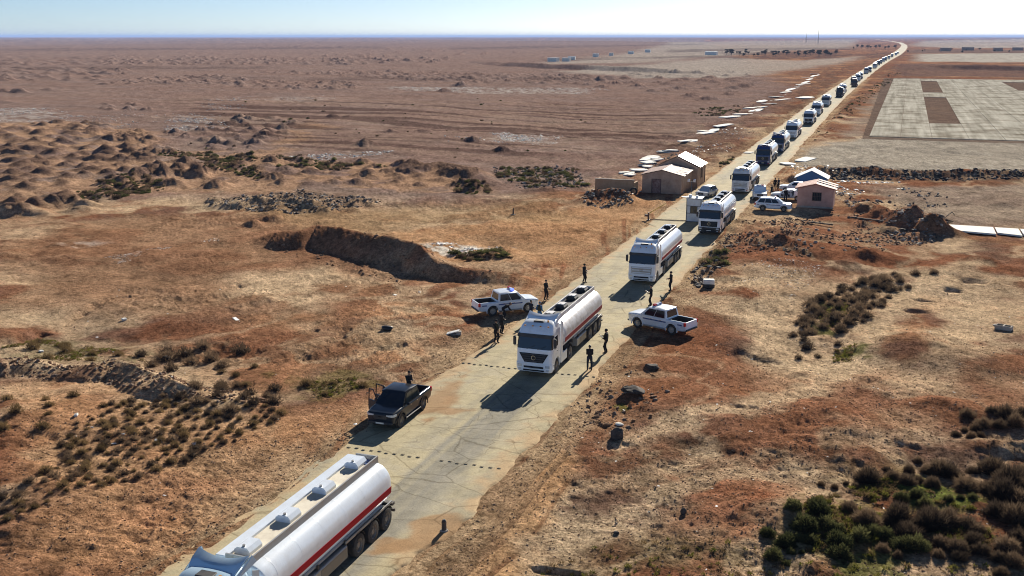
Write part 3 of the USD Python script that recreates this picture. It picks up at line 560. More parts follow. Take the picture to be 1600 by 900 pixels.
def make_truck(label, loc, style, group='tanker trucks in the convoy'):
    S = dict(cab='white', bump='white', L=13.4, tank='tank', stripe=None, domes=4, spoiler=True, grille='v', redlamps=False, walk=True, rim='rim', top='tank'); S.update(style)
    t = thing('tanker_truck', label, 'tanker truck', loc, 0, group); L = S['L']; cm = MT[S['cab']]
    # --- cab shell with wheel arches
    shell = man(loft([cab_ring(z) for z in CABZ[:, 0]]))
    for s in (-1, 1): shell = shell - man(cyl([s * .72, 1.32, .5], [s * 1.6, 1.32, .5], .63, 24)) - man(bx(*sorted((s * .72, s * 1.6)), .69, 1.95, -.2, .5))
    obj('cab', tm(shell), cm, t, 32)
    obj('windscreen', front_patch(1.88, 2.70, .012, .24), MT['glass'], t, 40)
    for s in (-1, 1):
        q = [[s * 1.195, .50, 1.92], [s * 1.195, 1.42, 1.92], [s * 1.18, 1.42, 2.62], [s * 1.18, .68, 2.62]]
        d = obj('door', hull([[s * 1.20, y, z] for y, z in ((.42, .95), (1.5, 1.15), (1.5, 2.7), (.62, 2.7), (.40, 1.8))] + [[s * 1.232, y, z] for y, z in ((.45, .98), (1.47, 1.18), (1.47, 1.84), (.43, 1.84))]), cm, t)
        obj('window', poly_slab(q, [s, 0, 0], .035), MT['glass'], d); obj('handle', bx(*sorted((s * 1.23, s * 1.26)), 1.2, 1.42, 1.55, 1.60), MT['plast'], d)
        m = obj('mirror', [bx(*sorted((s * 1.30, s * 1.50)), .16, .30, 2.02, 2.62, .04), cyl([s * 1.15, .35, 2.66], [s * 1.42, .22, 2.66], .025, 6), cyl([s * 1.15, .35, 1.98], [s * 1.42, .22, 1.98], .025, 6)], MT['plast'], t)
        for z in (.42, .72): obj('step', bx(*sorted((s * 1.05, s * 1.235)), .44, .70, z, z + .05), MT['plast'], t)
        obj('headlight', bx(*sorted((s * .80, s * 1.12)), -.045, .06, .66, .84, .02), MT['lamp'], t)
        obj('fog_lamp', bx(*sorted((s * .86, s * 1.06)), -.04, .06, .46, .56, .015), MT['redl' if S['redlamps'] else 'lamp'], t)
    # --- front
    v = lambda z: np.interp(z, [.95, 1.62], [.62 if S['grille'] == 'v' else .9, 1.02 if S['grille'] == 'v' else .95])
    g = obj('grille', front_patch(.98, 1.60, .018, .06, v, 4), MT['dark' if S['grille'] != 'w' else 'alu'], t)
    for z in np.linspace(1.06, 1.52, 4 if S['grille'] != 'w' else 3):
        w_ = v(z) - .08; obj('slat', hull([[a * w_, b, z + c] for a in (-1, 1) for b, c in ((-.05, -.02), (-.03, .045), (.02, .045), (.02, -.03))]), MT['plast' if S['grille'] == 'v' else ('plast' if S['grille'] == 'b' else S['cab'])], g)
    ring = [trimesh.creation.annulus(.125, .155, .03, sections=20)] + [bx(-.014, .014, -.0, .135, -.012, .012)] * 0
    star = [hull([[0.02 * math.cos(a + 1.57), .02 * math.sin(a + 1.57), -.01], [-.02 * math.cos(a + 1.57), -.02 * math.sin(a + 1.57), -.01], [.14 * math.cos(a), .14 * math.sin(a), -.01], [0, 0, .03]]) for a in (math.pi / 2, math.pi / 2 + 2.094, math.pi / 2 - 2.094)]
    em = cat(ring + star); em.apply_transform(trimesh.transformations.rotation_matrix(math.pi / 2, [1, 0, 0])); em.apply_translation([0, -.07, 1.32]); obj('badge', em, MT['chrome'], g)
    bm = MT[S['bump']]
    b = obj('bumper', [front_patch(.34, .92, .03, .3, None, 4, .05)], bm, t, 40)
    obj('air_intake', bx(-.68, .68, -.05, .04, .60, .74, .02), MT['dark'], b); obj('air_intake', bx(-.72, .72, -.05, .04, .40, .50, .02), MT['dark'], b); obj('number_plate', bx(-.26, .26, -.065, -.03, .515, .59), MT['plate'], b)
    obj('sun_visor', front_patch(2.62, 2.84, .07, .2, None, 3, .05), MT['plast'], t, 40)
    wp = obj('wiper', [cyl([-.5, -.0 + .05, 1.86], [.05, .10, 2.12], .014, 4), cyl([.25, .05, 1.86], [.8, .10, 2.12], .014, 4)], MT['plast'], t)
    h = obj('roof_hatch', bx(-.34, .34, .98, 1.42, 3.40, 3.57, .03), MT['plast'], t)
    for x in (-.8, -.27, .27, .8): obj('marker_lamp', bx(x - .05, x + .05, .55, .66, 3.28, 3.34, .01), MT['amber'], t)
    if S['spoiler']:
        n = 11; A = []
        for i in range(n):
            x = -1.04 + 2.08 * i / (n - 1); u = (x / 1.04) ** 2
            A.append([(x * .86, 1.28 + .18 * (1 - u), 3.44 - .05 * u), (x * .97, 1.75 + .1 * (1 - u), 3.66 + .03 * u), (x, 2.28 - .12 * (1 - u), 3.72 + .18 * u)])
        A = np.array(A)
        rg = [np.vstack([a, a[::-1] + [0, .05, -.05]]) for a in A]
        sp = [loft(rg)]
        obj('roof_spoiler', sp, cm, t, 30)
        for s in (-1, 1): obj('side_deflector', hull([[s * 1.03, 1.25, 3.40], [s * 1.10, 1.35, 3.36], [s * 1.16, 2.62, 3.55], [s * 1.10, 2.62, 3.55], [s * 1.05, 2.45, 3.84], [s * 1.10, 2.45, 3.82]]), cm, t)
    else: obj('roof_spoiler', hull([[s * x, y, z] for s in (-1, 1) for x, y, z in ((.8, 1.2, 3.46), (.85, 2.1, 3.46), (.7, 2.1, 3.62), (.6, 1.6, 3.6))]), cm, t)
    for s in (-1, 1): obj('cab_side_flap', hull([[s * x, y, z] for x in (1.17, 1.21) for y, z in ((2.2, 1.0), (2.62, 1.0), (2.62, 3.2), (2.2, 3.4))]), cm, t)
    obj('beacon', cyl([.62, 1.15, 3.45], [.62, 1.15, 3.62], .06, 10), MT['amber'], t)
    # --- tractor chassis
    obj('chassis', [bx(-.6, .6, 2.95, 3.1, .98, 1.3), bx(-.46, -.34, .4, 5.4, .74, .98), bx(.34, .46, .4, 5.4, .74, .98), bx(-.9, .9, 1.22, 1.42, .42, .6), bx(-.9, .9, 4.35, 4.55, .42, .6), bx(-.55, .55, 4.0, 5.0, .98, 1.16), bx(-.8, .8, .9, 2.1, .6, 1.1)], MT['steel'], t)
    for s in (-1, 1):
        obj('side_fairing', bx(*sorted((s * 1.14, s * 1.19)), 2.3, 3.72, .38, 1.02, .02), cm, t)
        obj('fuel_tank', bx(*sorted((s * .55, s * 1.12)), 2.4, 3.6, .42, .95, .12), MT['alu'], t)
        arc = [[s * 1.16, 4.45 + .66 * math.cos(a), .5 + .66 * math.sin(a)] for a in np.linspace(.35, 2.8, 9)]
        obj('mudguard', [hull([arc[i], arc[i + 1], [arc[i][0] - s * .6, *arc[i][1:]], [arc[i + 1][0] - s * .6, *arc[i + 1][1:]], [arc[i][0], arc[i][1], arc[i][2] + .03]]) for i in range(8)], MT['plast'], t)
        wheel(t, s * 1.20, 1.32, .5, .5, .31, s, S['rim']); wheel(t, s * 1.20, 4.45, .5, .5, .30, s, S['rim'], dual=True)
    # --- tank
    y0, y1 = 2.95, L - .30
    ends = [(0, .02), (.02, .45), (.05, .75), (.09, .90), (.15, .97), (.24, 1.0)]
    rings = [tank_ring(y0 + d, k) for d, k in ends] + [tank_ring(y, 1.0) for y in np.linspace(y0 + .6, y1 - .6, 9)] + [tank_ring(y1 - d, k) for d, k in reversed(ends)]
    tk = obj('tank', loft(rings), MT[S['tank']], t, 40)
    for y in np.linspace(y0 + .9, y1 - .9, 6): obj('weld_seam', loft([tank_ring(y - .035, .99), tank_ring(y - .02, 1.0014), tank_ring(y + .02, 1.0014), tank_ring(y + .035, .99)], False), MT[S['tank']], tk, 60)
    if S['stripe']:
        for s in (-1, 1):
            R0 = []
            for y in np.linspace(y0 + .2, y1 - .2, 3):
                r = tank_ring(y, 1.010, 200); r = r[(r[:, 2] > 1.60) & (r[:, 2] < 1.97) & (r[:, 0] * s > 0)]; r = r[np.argsort(r[:, 2])]
                R0.append(np.vstack([r, r[::-1] * [.98, 1, 1]]))
            obj('stripe', loft(R0), MT[S['stripe']], tk, 30)
    # walkway and coaming on top
    tz = 3.07
    W_ = []
    if S['walk']: W_.append(bx(-.98, -.52, y0 + .15, y1 - .12, tz - .22, tz + .14, .02))
    else: W_.append(bx(-.62, -.54, y0 + .15, y1 - .12, tz - .15, tz + .24))
    obj('walkway', W_, MT[S['tank']], tk); obj('coaming', [bx(.50, .57, y0 + .15, y1 - .12, tz - .12, tz + .24), bx(-.54, .50, y1 - .19, y1 - .12, tz - .12, tz + .24), bx(-.54, .50, y0 + .15, y0 + .22, tz - .12, tz + .24)], MT['alu' if S['tank'] == 'tank' else S['tank']], tk)
    obj('top_deck', bx(-.53, .5, y0 + .22, y1 - .2, tz - .06, tz + .02), MT['cream' if S['walk'] else 'dark'], tk)  # dark variant paints the coaming shade onto the deck
    if S['walk']: obj('rear_well', bx(-.53, .5, y1 - .75, y1 - .2, tz + .02, tz + .05), MT['dblue'], tk)
    nd = S['domes']
    for i in range(nd):
        yc = y0 + 1.05 + (y1 - y0 - 2.0) * i / (nd - 1)
        dm = obj('manhole_cover', hull([[x, y, z] for y in (yc - .42, yc + .42) for x, z in ((-.48, tz + .02), (.20, tz + .02), (.20, tz + .15), (.08, tz + .31), (-.34, tz + .31), (-.48, tz + .2))]), MT['tank' if S['walk'] else 'plast'], tk)  # dark sides paint the shade around the covers, lids stay light
        if not S['walk']: obj('lid', bx(-.38, .12, yc - .36, yc + .36, tz + .315, tz + .35, .01), MT[S['tank']], dm)
        obj('latch', cyl([-.12, yc - .30, tz + .31], [-.12, yc - .30, tz + .38], .06, 8), MT['alu'], dm)
    # --- trailer running gear
    obj('trailer_frame', [bx(-.5, -.38, 3.9, L - .25, .84, 1.06), bx(.38, .5, 3.9, L - .25, .84, 1.06)] + [bx(-1.0, 1.0, L - a - .1, L - a + .1, .42, .58) for a in (.9, 2.25, 3.6)] + [bx(-1.1, 1.1, y - .06, y + .06, .98, 1.2) for y in (5.4, 6.9, L - 4.6, L - .6)], MT['steel'], t)
    for s in (-1, 1):
        obj('landing_leg', bx(*sorted((s * .62, s * .78)), 5.65, 5.80, .2, 1.2), MT['steel'], t)
        lk = obj('tool_locker', bx(*sorted((s * .62, s * 1.16)), 6.35, L - 4.6, .42, 1.0, .03), MT['alu'], t)
        obj('locker_door', bx(*sorted((s * 1.155, s * 1.175)), 7.0, L - 4.7, .48, .92), MT['rim'], lk); obj('hose_tube', cyl([s * .95, 6.0, 1.16], [s * .95, L - 1.0, 1.16], .08, 10), MT['alu'], t)
        obj('side_rail', bx(*sorted((s * 1.10, s * 1.16)), L - 4.7, L - .3, 1.08, 1.17), MT['alu'], t)
        for a in (.9, 2.25, 3.6):
            wheel(t, s * 1.19, L - a, .52, .52, .38, s, S['rim'])
            arc = [[s * 1.17, L - a + .62 * math.cos(q), .52 + .60 * math.sin(q)] for q in np.linspace(.45, 2.69, 8)]
            obj('mudguard', [hull([arc[i], arc[i + 1], [arc[i][0] - s * .42, *arc[i][1:]], [arc[i + 1][0] - s * .42, *arc[i + 1][1:]], [arc[i][0], arc[i][1], arc[i][2] + .03]]) for i in range(7)], MT['plast'], t)
        obj('tail_lamp', bx(*sorted((s * .75, s * 1.1)), L - .10, L - .04, .82, .96), MT['redl'], t)
    obj('rear_bumper', [bx(-1.18, 1.18, L - .16, L - .06, .55, .68), bx(-1.18, 1.18, L - .34, L - .1, .92, 1.04), bx(-.5, -.4, L - .3, L - .1, .6, 1.1), bx(.4, .5, L - .3, L - .1, .6, 1.1)], MT['steel'], t)
    obj('ladder', [cyl([x, L - .22, 1.0], [x, L - .22, 3.1], .025, 6) for x in (-.85, -.45)] + [cyl([-.85, L - .22, z], [-.45, L - .22, z], .018, 5) for z in np.arange(1.2, 3.0, .35)], MT['alu'], t)
    obj('air_hose', [cyl([.15 * k, 2.4, 1.3 + .25 * abs(k)], [.2 * k, 2.95, 1.6], .03, 5) for k in (-1, 0, 1)], MT['plast'], t)
    return t.GetPrim() if hasattr(t, 'GetPrim') else t

def xz_ring(y, hw, zb, zt, r, tuck=.06):
    o = []
    for cx, cz, a0 in ((hw - r, zt - r, 0), (-hw + r, zt - r, 90), (-hw + tuck + r, zb + r, 180), (hw - tuck - r, zb + r, 270)):
        for i in range(5):
            a = math.radians(a0 + 22.5 * i); o.append([cx + r * math.cos(a), y, cz + r * math.sin(a)])
    return o
def make_car(name, label, cat_, loc, rz, P, group=None):
    """P: body rings (y, hw, zb, zt), axles, wheel radius, glasshouse (base y0 y1 hw z, roof y0 y1 hw z), bed (y0, y1) or None"""
    t = thing(name, label, cat_, loc, rz, group); pm = MT[P['paint']]
    body = man(loft([xz_ring(y, hw, zb, zt, .15) for y, hw, zb, zt in P['rings']]))
    wr = P['wr']
    for ya in P['axles']:
        for s in (-1, 1): body = body - man(cyl([s * .58, ya, wr], [s * 1.3, ya, wr], wr * 1.2, 22)) - man(bx(*sorted((s * .58, s * 1.3)), ya - wr * 1.2, ya + wr * 1.2, 0, wr))
    if P.get('bed'): body = body - man(bx(-.74, .74, P['bed'][0], P['bed'][1], .70, 2.0))
    open_side = P.get('open', 0)
    b0, b1, bh, bz = P['base']; r0, r1, rh, rz_ = P['roof']
    if open_side: body = body - man(bx(*sorted((open_side * .45, open_side * 1.2)), P['od'][0], P['od'][1], .52, 2.2))
    obj('body', tm(body), pm, t, 35)
    if P.get('bed'):
        obj('bed_liner', [bx(-.735, .735, P['bed'][0], P['bed'][1], .69, .705), bx(-.74, -.72, P['bed'][0] + .01, P['bed'][1] - .01, .70, 1.1), bx(.72, .74, P['bed'][0] + .01, P['bed'][1] - .01, .70, 1.1), bx(-.72, .72, P['bed'][0], P['bed'][0] + .03, .7, 1.1)], MT['plast'], t)
    C = lambda y, h, z: [[-h, y, z], [h, y, z]]
    mid = (r0 + r1) / 2
    cabm = hull(C(b0, bh, bz - .06) + C(b1, bh, bz - .06) + C(b0 + .02, bh - .01, bz) + C(b1, bh - .01, bz) + C(r0, rh, rz_ - .03) + C(r1, rh, rz_ - .03) + C(r0 + .10, rh - .06, rz_) + C(r1 - .08, rh - .06, rz_) + C(r0 + .12, rh - .22, rz_ + .025) + C(r1 - .12, rh - .22, rz_ + .02) + C(mid, rh - .05, rz_ + .025) + C(mid, rh - .24, rz_ + .055) + C(b0 - .05, bh - .35, bz + .01) + C(r0 - .04, rh - .3, rz_ - .015))
    if open_side: cabm = tm(man(cabm) - man(bx(*sorted((open_side * .40, open_side * 1.2)), P['od'][0], P['od'][1], .5, rz_ - .08)))
    obj('cabin', cabm, pm, t, 28)
    if open_side: obj('interior', [bx(-.42, .42, P['od'][0] + .1, P['od'][1] - .1, .5, 1.05), bx(*sorted((open_side * .1, open_side * .5)), P['od'][0] + .55, P['od'][0] + .75, .6, 1.4, .05), bx(*sorted((open_side * .1, open_side * .5)), P['od'][1] - .25, P['od'][1] - .08, .6, 1.4, .05)], MT['dark'], t)
    q = [[-bh, b0 + .02, bz], [bh, b0 + .02, bz], [rh, r0, rz_ - .03], [-rh, r0, rz_ - .03]]; obj('windscreen', panel(q, .012, (.05, .95, .06, .94)), MT['glass'], t)
    q = [[bh, b1, bz], [-bh, b1, bz], [-rh, r1, rz_ - .03], [rh, r1, rz_ - .03]]; obj('rear_window', panel(q, .012, (.1, .9, .12, .86)), MT['glass'], t)
    for s in (-1, 1):
        q = [[s * bh, b0 + .02, bz], [s * bh, b1, bz], [s * rh, r1, rz_ - .03], [s * rh, r0, rz_ - .03]]
        if s < 0: q = [q[1], q[0], q[3], q[2]]
        nw = P.get('nwin', 2); a, e = (.10, .95)
        if open_side == s: continue
        for k in range(nw):
            u0, u1 = a + (e - a) * k / nw + .012, a + (e - a) * (k + 1) / nw - .012
            if s < 0: u0, u1 = 1 - u1, 1 - u0
            obj('window', panel(q, .012, (u0, u1, .08, .88)), MT['glass'], t)
    L = P['rings'][-1][0]; hw = P['rings'][2][1]; wz = P['rings'][1]
    zl = wz[2] + (wz[3] - wz[2]) * .68
    for s in (-1, 1):
        obj('headlight', hull([[s * x, y, z] for x, y in ((.40, -.02), (.69, -.02), (.855, .09), (hw - .03, .34), (.40, .05), (.7, .3)) for z in ((zl + .02, zl + .15) if x > .6 else (zl + .05, zl + .13))]), MT['lamp'], t)
        for ya in P['axles']:
            ac = [[s * (hw - .02), ya + wr * q * math.cos(a_), wr + wr * q * math.sin(a_)] for a_ in np.linspace(-.25, math.pi + .25, 12) for q in (1.17, 1.33)]
            obj('wheel_arch', [hull(ac[2 * i:2 * i + 4] + [[v[0] + s * .045, v[1], v[2]] for v in ac[2 * i:2 * i + 4]]) for i in range(11)], MT['plast'] if P.get('flare') else pm, t)
        obj('tail_lamp', bx(*sorted((s * (hw - .16), s * (hw + .005))), L - .16, L + .01, zl - .02, zl + .26, .02), MT['redl'], t)
        obj('mirror', [bx(*sorted((s * (bh + .03), s * (bh + .25))), b0 + .42, b0 + .54, bz + .02, bz + .19, .03)], pm, t)
        for ya in P['axles']:
            wheel(t, s * (hw - .015), ya, wr, wr, .25, s, P.get('rim', 'rimw'), 22)
        if P.get('stripe'): obj('stripe', [bx(*sorted((s * (hw - .02), s * (hw + .006))), P['axles'][0] + wr * 1.25, P['axles'][1] - wr * 1.25, P['stripe'], P['stripe'] + .10), bx(*sorted((s * (hw - .02), s * (hw + .006))), P['axles'][1] + wr * 1.25, L - .28, P['stripe'], P['stripe'] + .10)], MT['dblue'], t)
        obj('sill', bx(*sorted((s * (hw - .12), s * (hw + .05))), P['axles'][0] + wr * 1.3, P['axles'][1] - wr * 1.3, .34, .42, .02), MT['plast' if P['paint'] != 'white' else 'alu'], t)
    g = obj('grille', bx(-.40, .40, -.03, .1, zl - .16, zl + .12, .03), MT['plast'], t); obj('badge', bx(-.09, .09, -.03, -.01, zl - .03, zl + .03), MT['chrome'], g)
    b = obj('bumper', [bx(-.78, .78, -.06, .1, .42, .56, .04), bx(-.8, .8, L - .06, L + .08, .44, .58, .03)], MT['plast' if P.get('bed') else P['paint']], t); obj('number_plate', [bx(-.25, .25, -.075, -.055, .45, .54)], MT['plate'], b)
    for s in (-1, 1): obj('door_handle', [bx(*sorted((s * (hw - .01), s * (hw + .02))), y, y + .16, bz - .16, bz - .13) for y in (b0 + 1.0, b0 + 1.85)], MT['chrome'], t)
    if P.get('bar'):
        yb = r0 + .28; lb = obj('light_bar', bx(-.52, .52, yb - .1, yb + .12, rz_ + .02, rz_ + .07, .01), MT['white'], t)
        obj('blue_beacon', bx(-.50, -.16, yb - .1, yb + .12, rz_ + .07, rz_ + .20, .03), MT['bluel' if P['bar'] == 'lit' else 'dblue'], lb); obj('centre_section', bx(-.15, .15, yb - .1, yb + .12, rz_ + .07, rz_ + .19, .02), MT['white'], lb); obj('red_beacon', bx(.16, .50, yb - .1, yb + .12, rz_ + .07, rz_ + .20, .03), MT['redl'], lb)
    if open_side:
        for k, yh in enumerate((P['od'][0], (P['od'][0] + P['od'][1]) / 2 + .02)):
            ln = (P['od'][1] - P['od'][0]) / 2 - .04; a = math.radians(P.get('ang', 68)); s = open_side
            D = lambda u, z, o=0: [s * (hw - .03 + u * math.sin(a) + o * math.cos(a)), yh + u * math.cos(a) - o * math.sin(a), z]
            slab = hull([D(u, z, o) for u in (0, ln) for z in (.50, bz) for o in (-.05, .04)])
            d = obj('door', slab, pm, t)
            pt = [D(.05, bz), D(.42 if k == 0 else .1, rz_ - .04), D(ln - .08, rz_ - .05), D(ln - .02, bz)]
            obj('window_frame', [cyl(pt[i], pt[i + 1], .035, 6) for i in range(3)], pm, d)
            obj('door_trim', hull([D(u, z, o) for u in (.06, ln - .06) for z in (.56, bz - .04) for o in (.04, .055)]), MT['plast'], d)
    return t.GetPrim() if hasattr(t, 'GetPrim') else t
PICK = dict(rings=[(0, .72, .50, .99), (.09, .85, .40, 1.08), (.55, .92, .36, 1.15), (1.35, .93, .35, 1.19), (2.6, .93, .35, 1.15), (4.9, .93, .40, 1.14), (5.22, .90, .46, 1.12)], axles=(.95, 4.03), wr=.41, base=(1.12, 3.54, .89, 1.13), roof=(1.86, 3.40, .755, 1.81), bed=(3.60, 5.14), paint='white')
SUVP = dict(rings=[(0, .68, .45, .88), (.10, .82, .36, .98), (.5, .91, .32, 1.04), (1.15, .92, .30, 1.08), (2.6, .92, .30, 1.06), (4.3, .92, .34, 1.06), (4.58, .84, .42, .98)], axles=(.88, 3.55), wr=.36, base=(1.02, 4.46, .86, 1.04), roof=(1.78, 3.98, .68, 1.66), paint='white', nwin=3, flare=1)
SEDP = dict(rings=[(0, .66, .42, .74), (.10, .80, .32, .82), (.5, .88, .28, .90), (1.3, .89, .26, .95), (2.8, .89, .26, .95), (4.3, .88, .32, .93), (4.6, .80, .40, .86)], axles=(.85, 3.5), wr=.32, base=(1.2, 3.9, .82, .93), roof=(1.95, 3.2, .62, 1.43), paint='white', nwin=2)
HATP = dict(SEDP, rings=[(0, .66, .42, .78), (.10, .80, .32, .86), (.5, .87, .28, .94), (1.1, .88, .26, .99), (2.8, .88, .26, .98), (3.95, .88, .32, .98), (4.15, .80, .40, .90)], axles=(.8, 3.3), base=(.98, 4.02, .81, .96), roof=(1.75, 3.6, .62, 1.52), paint='silver', nwin=3)

# ---------------------------------------------------------------- vehicles in place
T = []
def truck(label, x, y, st): T.append(make_truck(label, (x, y, .04), st))
RED4 = dict(stripe='red', L=13.8, cab='paleblue', bump='paleblue')  # blue of this cab stands for its sky-lit shade
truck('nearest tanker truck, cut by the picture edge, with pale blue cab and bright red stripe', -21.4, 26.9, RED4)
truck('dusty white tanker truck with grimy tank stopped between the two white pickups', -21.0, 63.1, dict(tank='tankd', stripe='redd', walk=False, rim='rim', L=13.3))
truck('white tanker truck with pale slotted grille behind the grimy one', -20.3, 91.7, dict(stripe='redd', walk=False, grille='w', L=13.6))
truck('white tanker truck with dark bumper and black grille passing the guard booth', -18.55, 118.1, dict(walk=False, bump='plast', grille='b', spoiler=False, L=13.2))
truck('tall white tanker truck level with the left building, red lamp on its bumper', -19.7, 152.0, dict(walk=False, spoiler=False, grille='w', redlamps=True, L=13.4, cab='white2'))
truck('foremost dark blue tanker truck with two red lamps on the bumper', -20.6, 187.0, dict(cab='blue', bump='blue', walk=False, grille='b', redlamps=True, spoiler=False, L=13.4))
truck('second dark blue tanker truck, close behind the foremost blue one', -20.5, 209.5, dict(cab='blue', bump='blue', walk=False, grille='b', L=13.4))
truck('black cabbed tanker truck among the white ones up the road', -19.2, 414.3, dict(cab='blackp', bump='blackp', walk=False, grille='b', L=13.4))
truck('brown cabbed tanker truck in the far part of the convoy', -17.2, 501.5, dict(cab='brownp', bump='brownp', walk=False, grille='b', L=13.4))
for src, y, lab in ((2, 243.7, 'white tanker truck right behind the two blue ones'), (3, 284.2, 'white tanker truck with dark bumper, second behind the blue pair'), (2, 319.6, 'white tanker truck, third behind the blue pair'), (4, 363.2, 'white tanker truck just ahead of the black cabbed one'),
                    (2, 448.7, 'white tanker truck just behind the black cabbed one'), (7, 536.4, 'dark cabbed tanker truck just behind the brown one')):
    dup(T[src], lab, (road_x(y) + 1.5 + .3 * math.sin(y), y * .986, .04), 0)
far = ' tanker truck of the distant convoy tail, counted away from the brown cabbed one'
ORD = ('first', 'second', 'third', 'fourth', 'fifth', 'sixth', 'seventh', 'eighth', 'ninth', 'tenth', 'eleventh', 'twelfth', 'thirteenth', 'last')
for i, y in enumerate((567.9, 597, 683.3, 712, 800, 835, 890, 940, 1003, 1060, 1132, 1238, 1366, 1467)):
    dup(T[(2, 3, 4, 3, 2, 4, 7, 3)[i % 8]], ORD[i] + far, (road_x(y) + 1.6 + .4 * math.sin(y), y, gz1(road_x(y) + 1.6, y) * (y > 600) + .16 * (y > 600) + .04), 0, group='distant tankers')
pz = lambda x, y: gz1(x, y)
make_car('pickup_truck', 'black double cab pickup with both passenger side doors open', 'pickup truck', (-26.1, 50.85, .03), 0, dict(PICK, paint='navy', open=-1, od=(1.55, 3.35), rim='rim', ang=66))
make_car('pickup_truck', 'white police pickup with lit blue beacon, left of the grimy tanker', 'pickup truck', (-26.57, 80.1, .02), 131, dict(PICK, bar='lit', stripe=.86))
make_car('pickup_truck', 'white police pickup parked across the right road edge with red beacon', 'pickup truck', (-17.87, 78.4, .02), 249, dict(PICK, bar='on', stripe=.86))
make_car('pickup_truck', 'white police pickup facing the camera beside the pink hut', 'pickup truck', (-16.2, 146.2, pz(-16, 148)), 8, dict(PICK, bar='on', stripe=.86))
make_car('suv', 'white and blue police SUV parked side-on in front of the pink hut', 'SUV', (-11.35, 138.9, pz(-13, 138.7)), 90, dict(SUVP, bar='on', stripe=.80, rim='rim'))
make_car('sedan', 'white sedan with doors open behind the police SUV', 'sedan', (-15.0, 149.2, pz(-12.5, 149)), -90, dict(SEDP, open=1, od=(1.4, 3.1), ang=60))
make_car('sedan', 'pale sedan half hidden behind the pink hut', 'sedan', (-14.7, 157.5, pz(-12.5, 157.5)), -88, dict(SEDP))
make_car('hatchback', 'silver hatchback parked beside the left building near the booth', 'hatchback', (-24.3, 146.2, pz(-24, 148)), -14, dict(HATP, rim='rim'))
# ================================================================ BUILDINGS AND FIXED THINGS
MB = dict(stud=rough_mat('dusty_stud_rubber', (.13, .105, .07), (.24, .20, .13), 6, .9, .2, .01), clod=rough_mat('earth_clod', (.11, .058, .034), (.27, .155, .085), 4, .95, .5, .02), plaster=rough_mat('tan_plaster', (.27, .17, .115), (.48, .34, .25), .9, .9, .25, .01), pink=rough_mat('pink_plaster', (.36, .20, .155), (.54, .34, .27), .9, .9, .25, .01), wall=rough_mat('sandy_wall', (.32, .20, .11), (.42, .28, .17), 1.5, .9, .3, .01),
          tin=paint('white_tin_sheet', (.72, .73, .72), .4, .2, dirt=.4, sc=2.5), rust=rough_mat('rusty_pink_tin', (.20, .11, .085), (.42, .29, .24), 2.5, .7, .2, .01), tile=rough_mat('red_roof_tin', (.26, .085, .055), (.42, .19, .13), 2.0, .7, .2, .01), frame=paint('window_frame_brown', (.09, .05, .035), .6), door=rough_mat('rusty_red_door', (.10, .022, .018), (.34, .24, .20), 4, .6, .1, .01),
          kiosk=paint('kiosk_panel', (.58, .62, .66), .4, dirt=.4, sc=2), kdark=paint('kiosk_dark_frame', (.05, .06, .075), .5), conc=rough_mat('pale_concrete', (.62, .59, .52), (.82, .80, .72), 1.2, .9, .3, .02), concd=rough_mat('dirty_concrete', (.22, .19, .16), (.42, .38, .32), 1.5, .9, .4, .03), wood=rough_mat('grey_timber', (.08, .06, .045), (.18, .14, .10), 6, .9, .2, .01),
          yellow=paint('yellow_paint', (.62, .46, .05), .5, dirt=.4), tentw=paint('tent_white_cloth', (.72, .73, .74), .8), tentb=paint('tent_blue_cloth', (.05, .13, .27), .8), rock=rough_mat('dark_rock', (.03, .025, .022), (.10, .08, .065), 3, .9, .6, .05), stone=rough_mat('brown_stone', (.09, .06, .042), (.26, .19, .14), 5, .9, .5, .02), rubb=rough_mat('grey_rubble', (.08, .06, .048), (.30, .245, .20), 3, .95, .4, .03), litter=paint('pale_litter', (.66, .65, .62), .6), burnt=rough_mat('burnt_debris', (.008, .008, .009), (.06, .05, .05), 4, .95, .4, .03), bag=paint('black_bag', (.012, .012, .013), .3))
def corr(p0, p1, p2, p3, n, amp=.007, th=.02, jag=0, seed=0):
    """n separate corrugated sheets between the edge p0-p1 (top) and p3-p2 (bottom)"""
    p0, p1, p2, p3 = map(lambda q: np.asarray(q, float), (p0, p1, p2, p3)); rr = random.Random(seed); out = []
    nrm = np.cross(p1 - p0, p3 - p0); nrm /= np.linalg.norm(nrm)
    if nrm[2] < 0: nrm = -nrm
    for i in range(n):
        u0, u1 = i / n + .003, (i + 1) / n - .003; v, e = [], rr.uniform(-jag, jag); m = 13; sl = rr.uniform(-jag, jag) * .4
        for k in range(m):
            u = u0 + (u1 - u0) * k / (m - 1); w = amp * math.cos(k * math.pi) + (.012 if i % 2 else 0) + abs(sl) * .15
            for t in (0 + (abs(e) * .1 if e > 0 else 0), 1 + e * .3): v.append((p0 * (1 - u) + p1 * u) * (1 - t) + (p3 * (1 - u) + p2 * u) * t + nrm * w)
        v = np.array(v); r = [np.vstack([v[2 * k], v[2 * k + 1], v[2 * k + 1] - nrm * th, v[2 * k] - nrm * th]) for k in range(m)]
        out.append(loft(r))
    return out
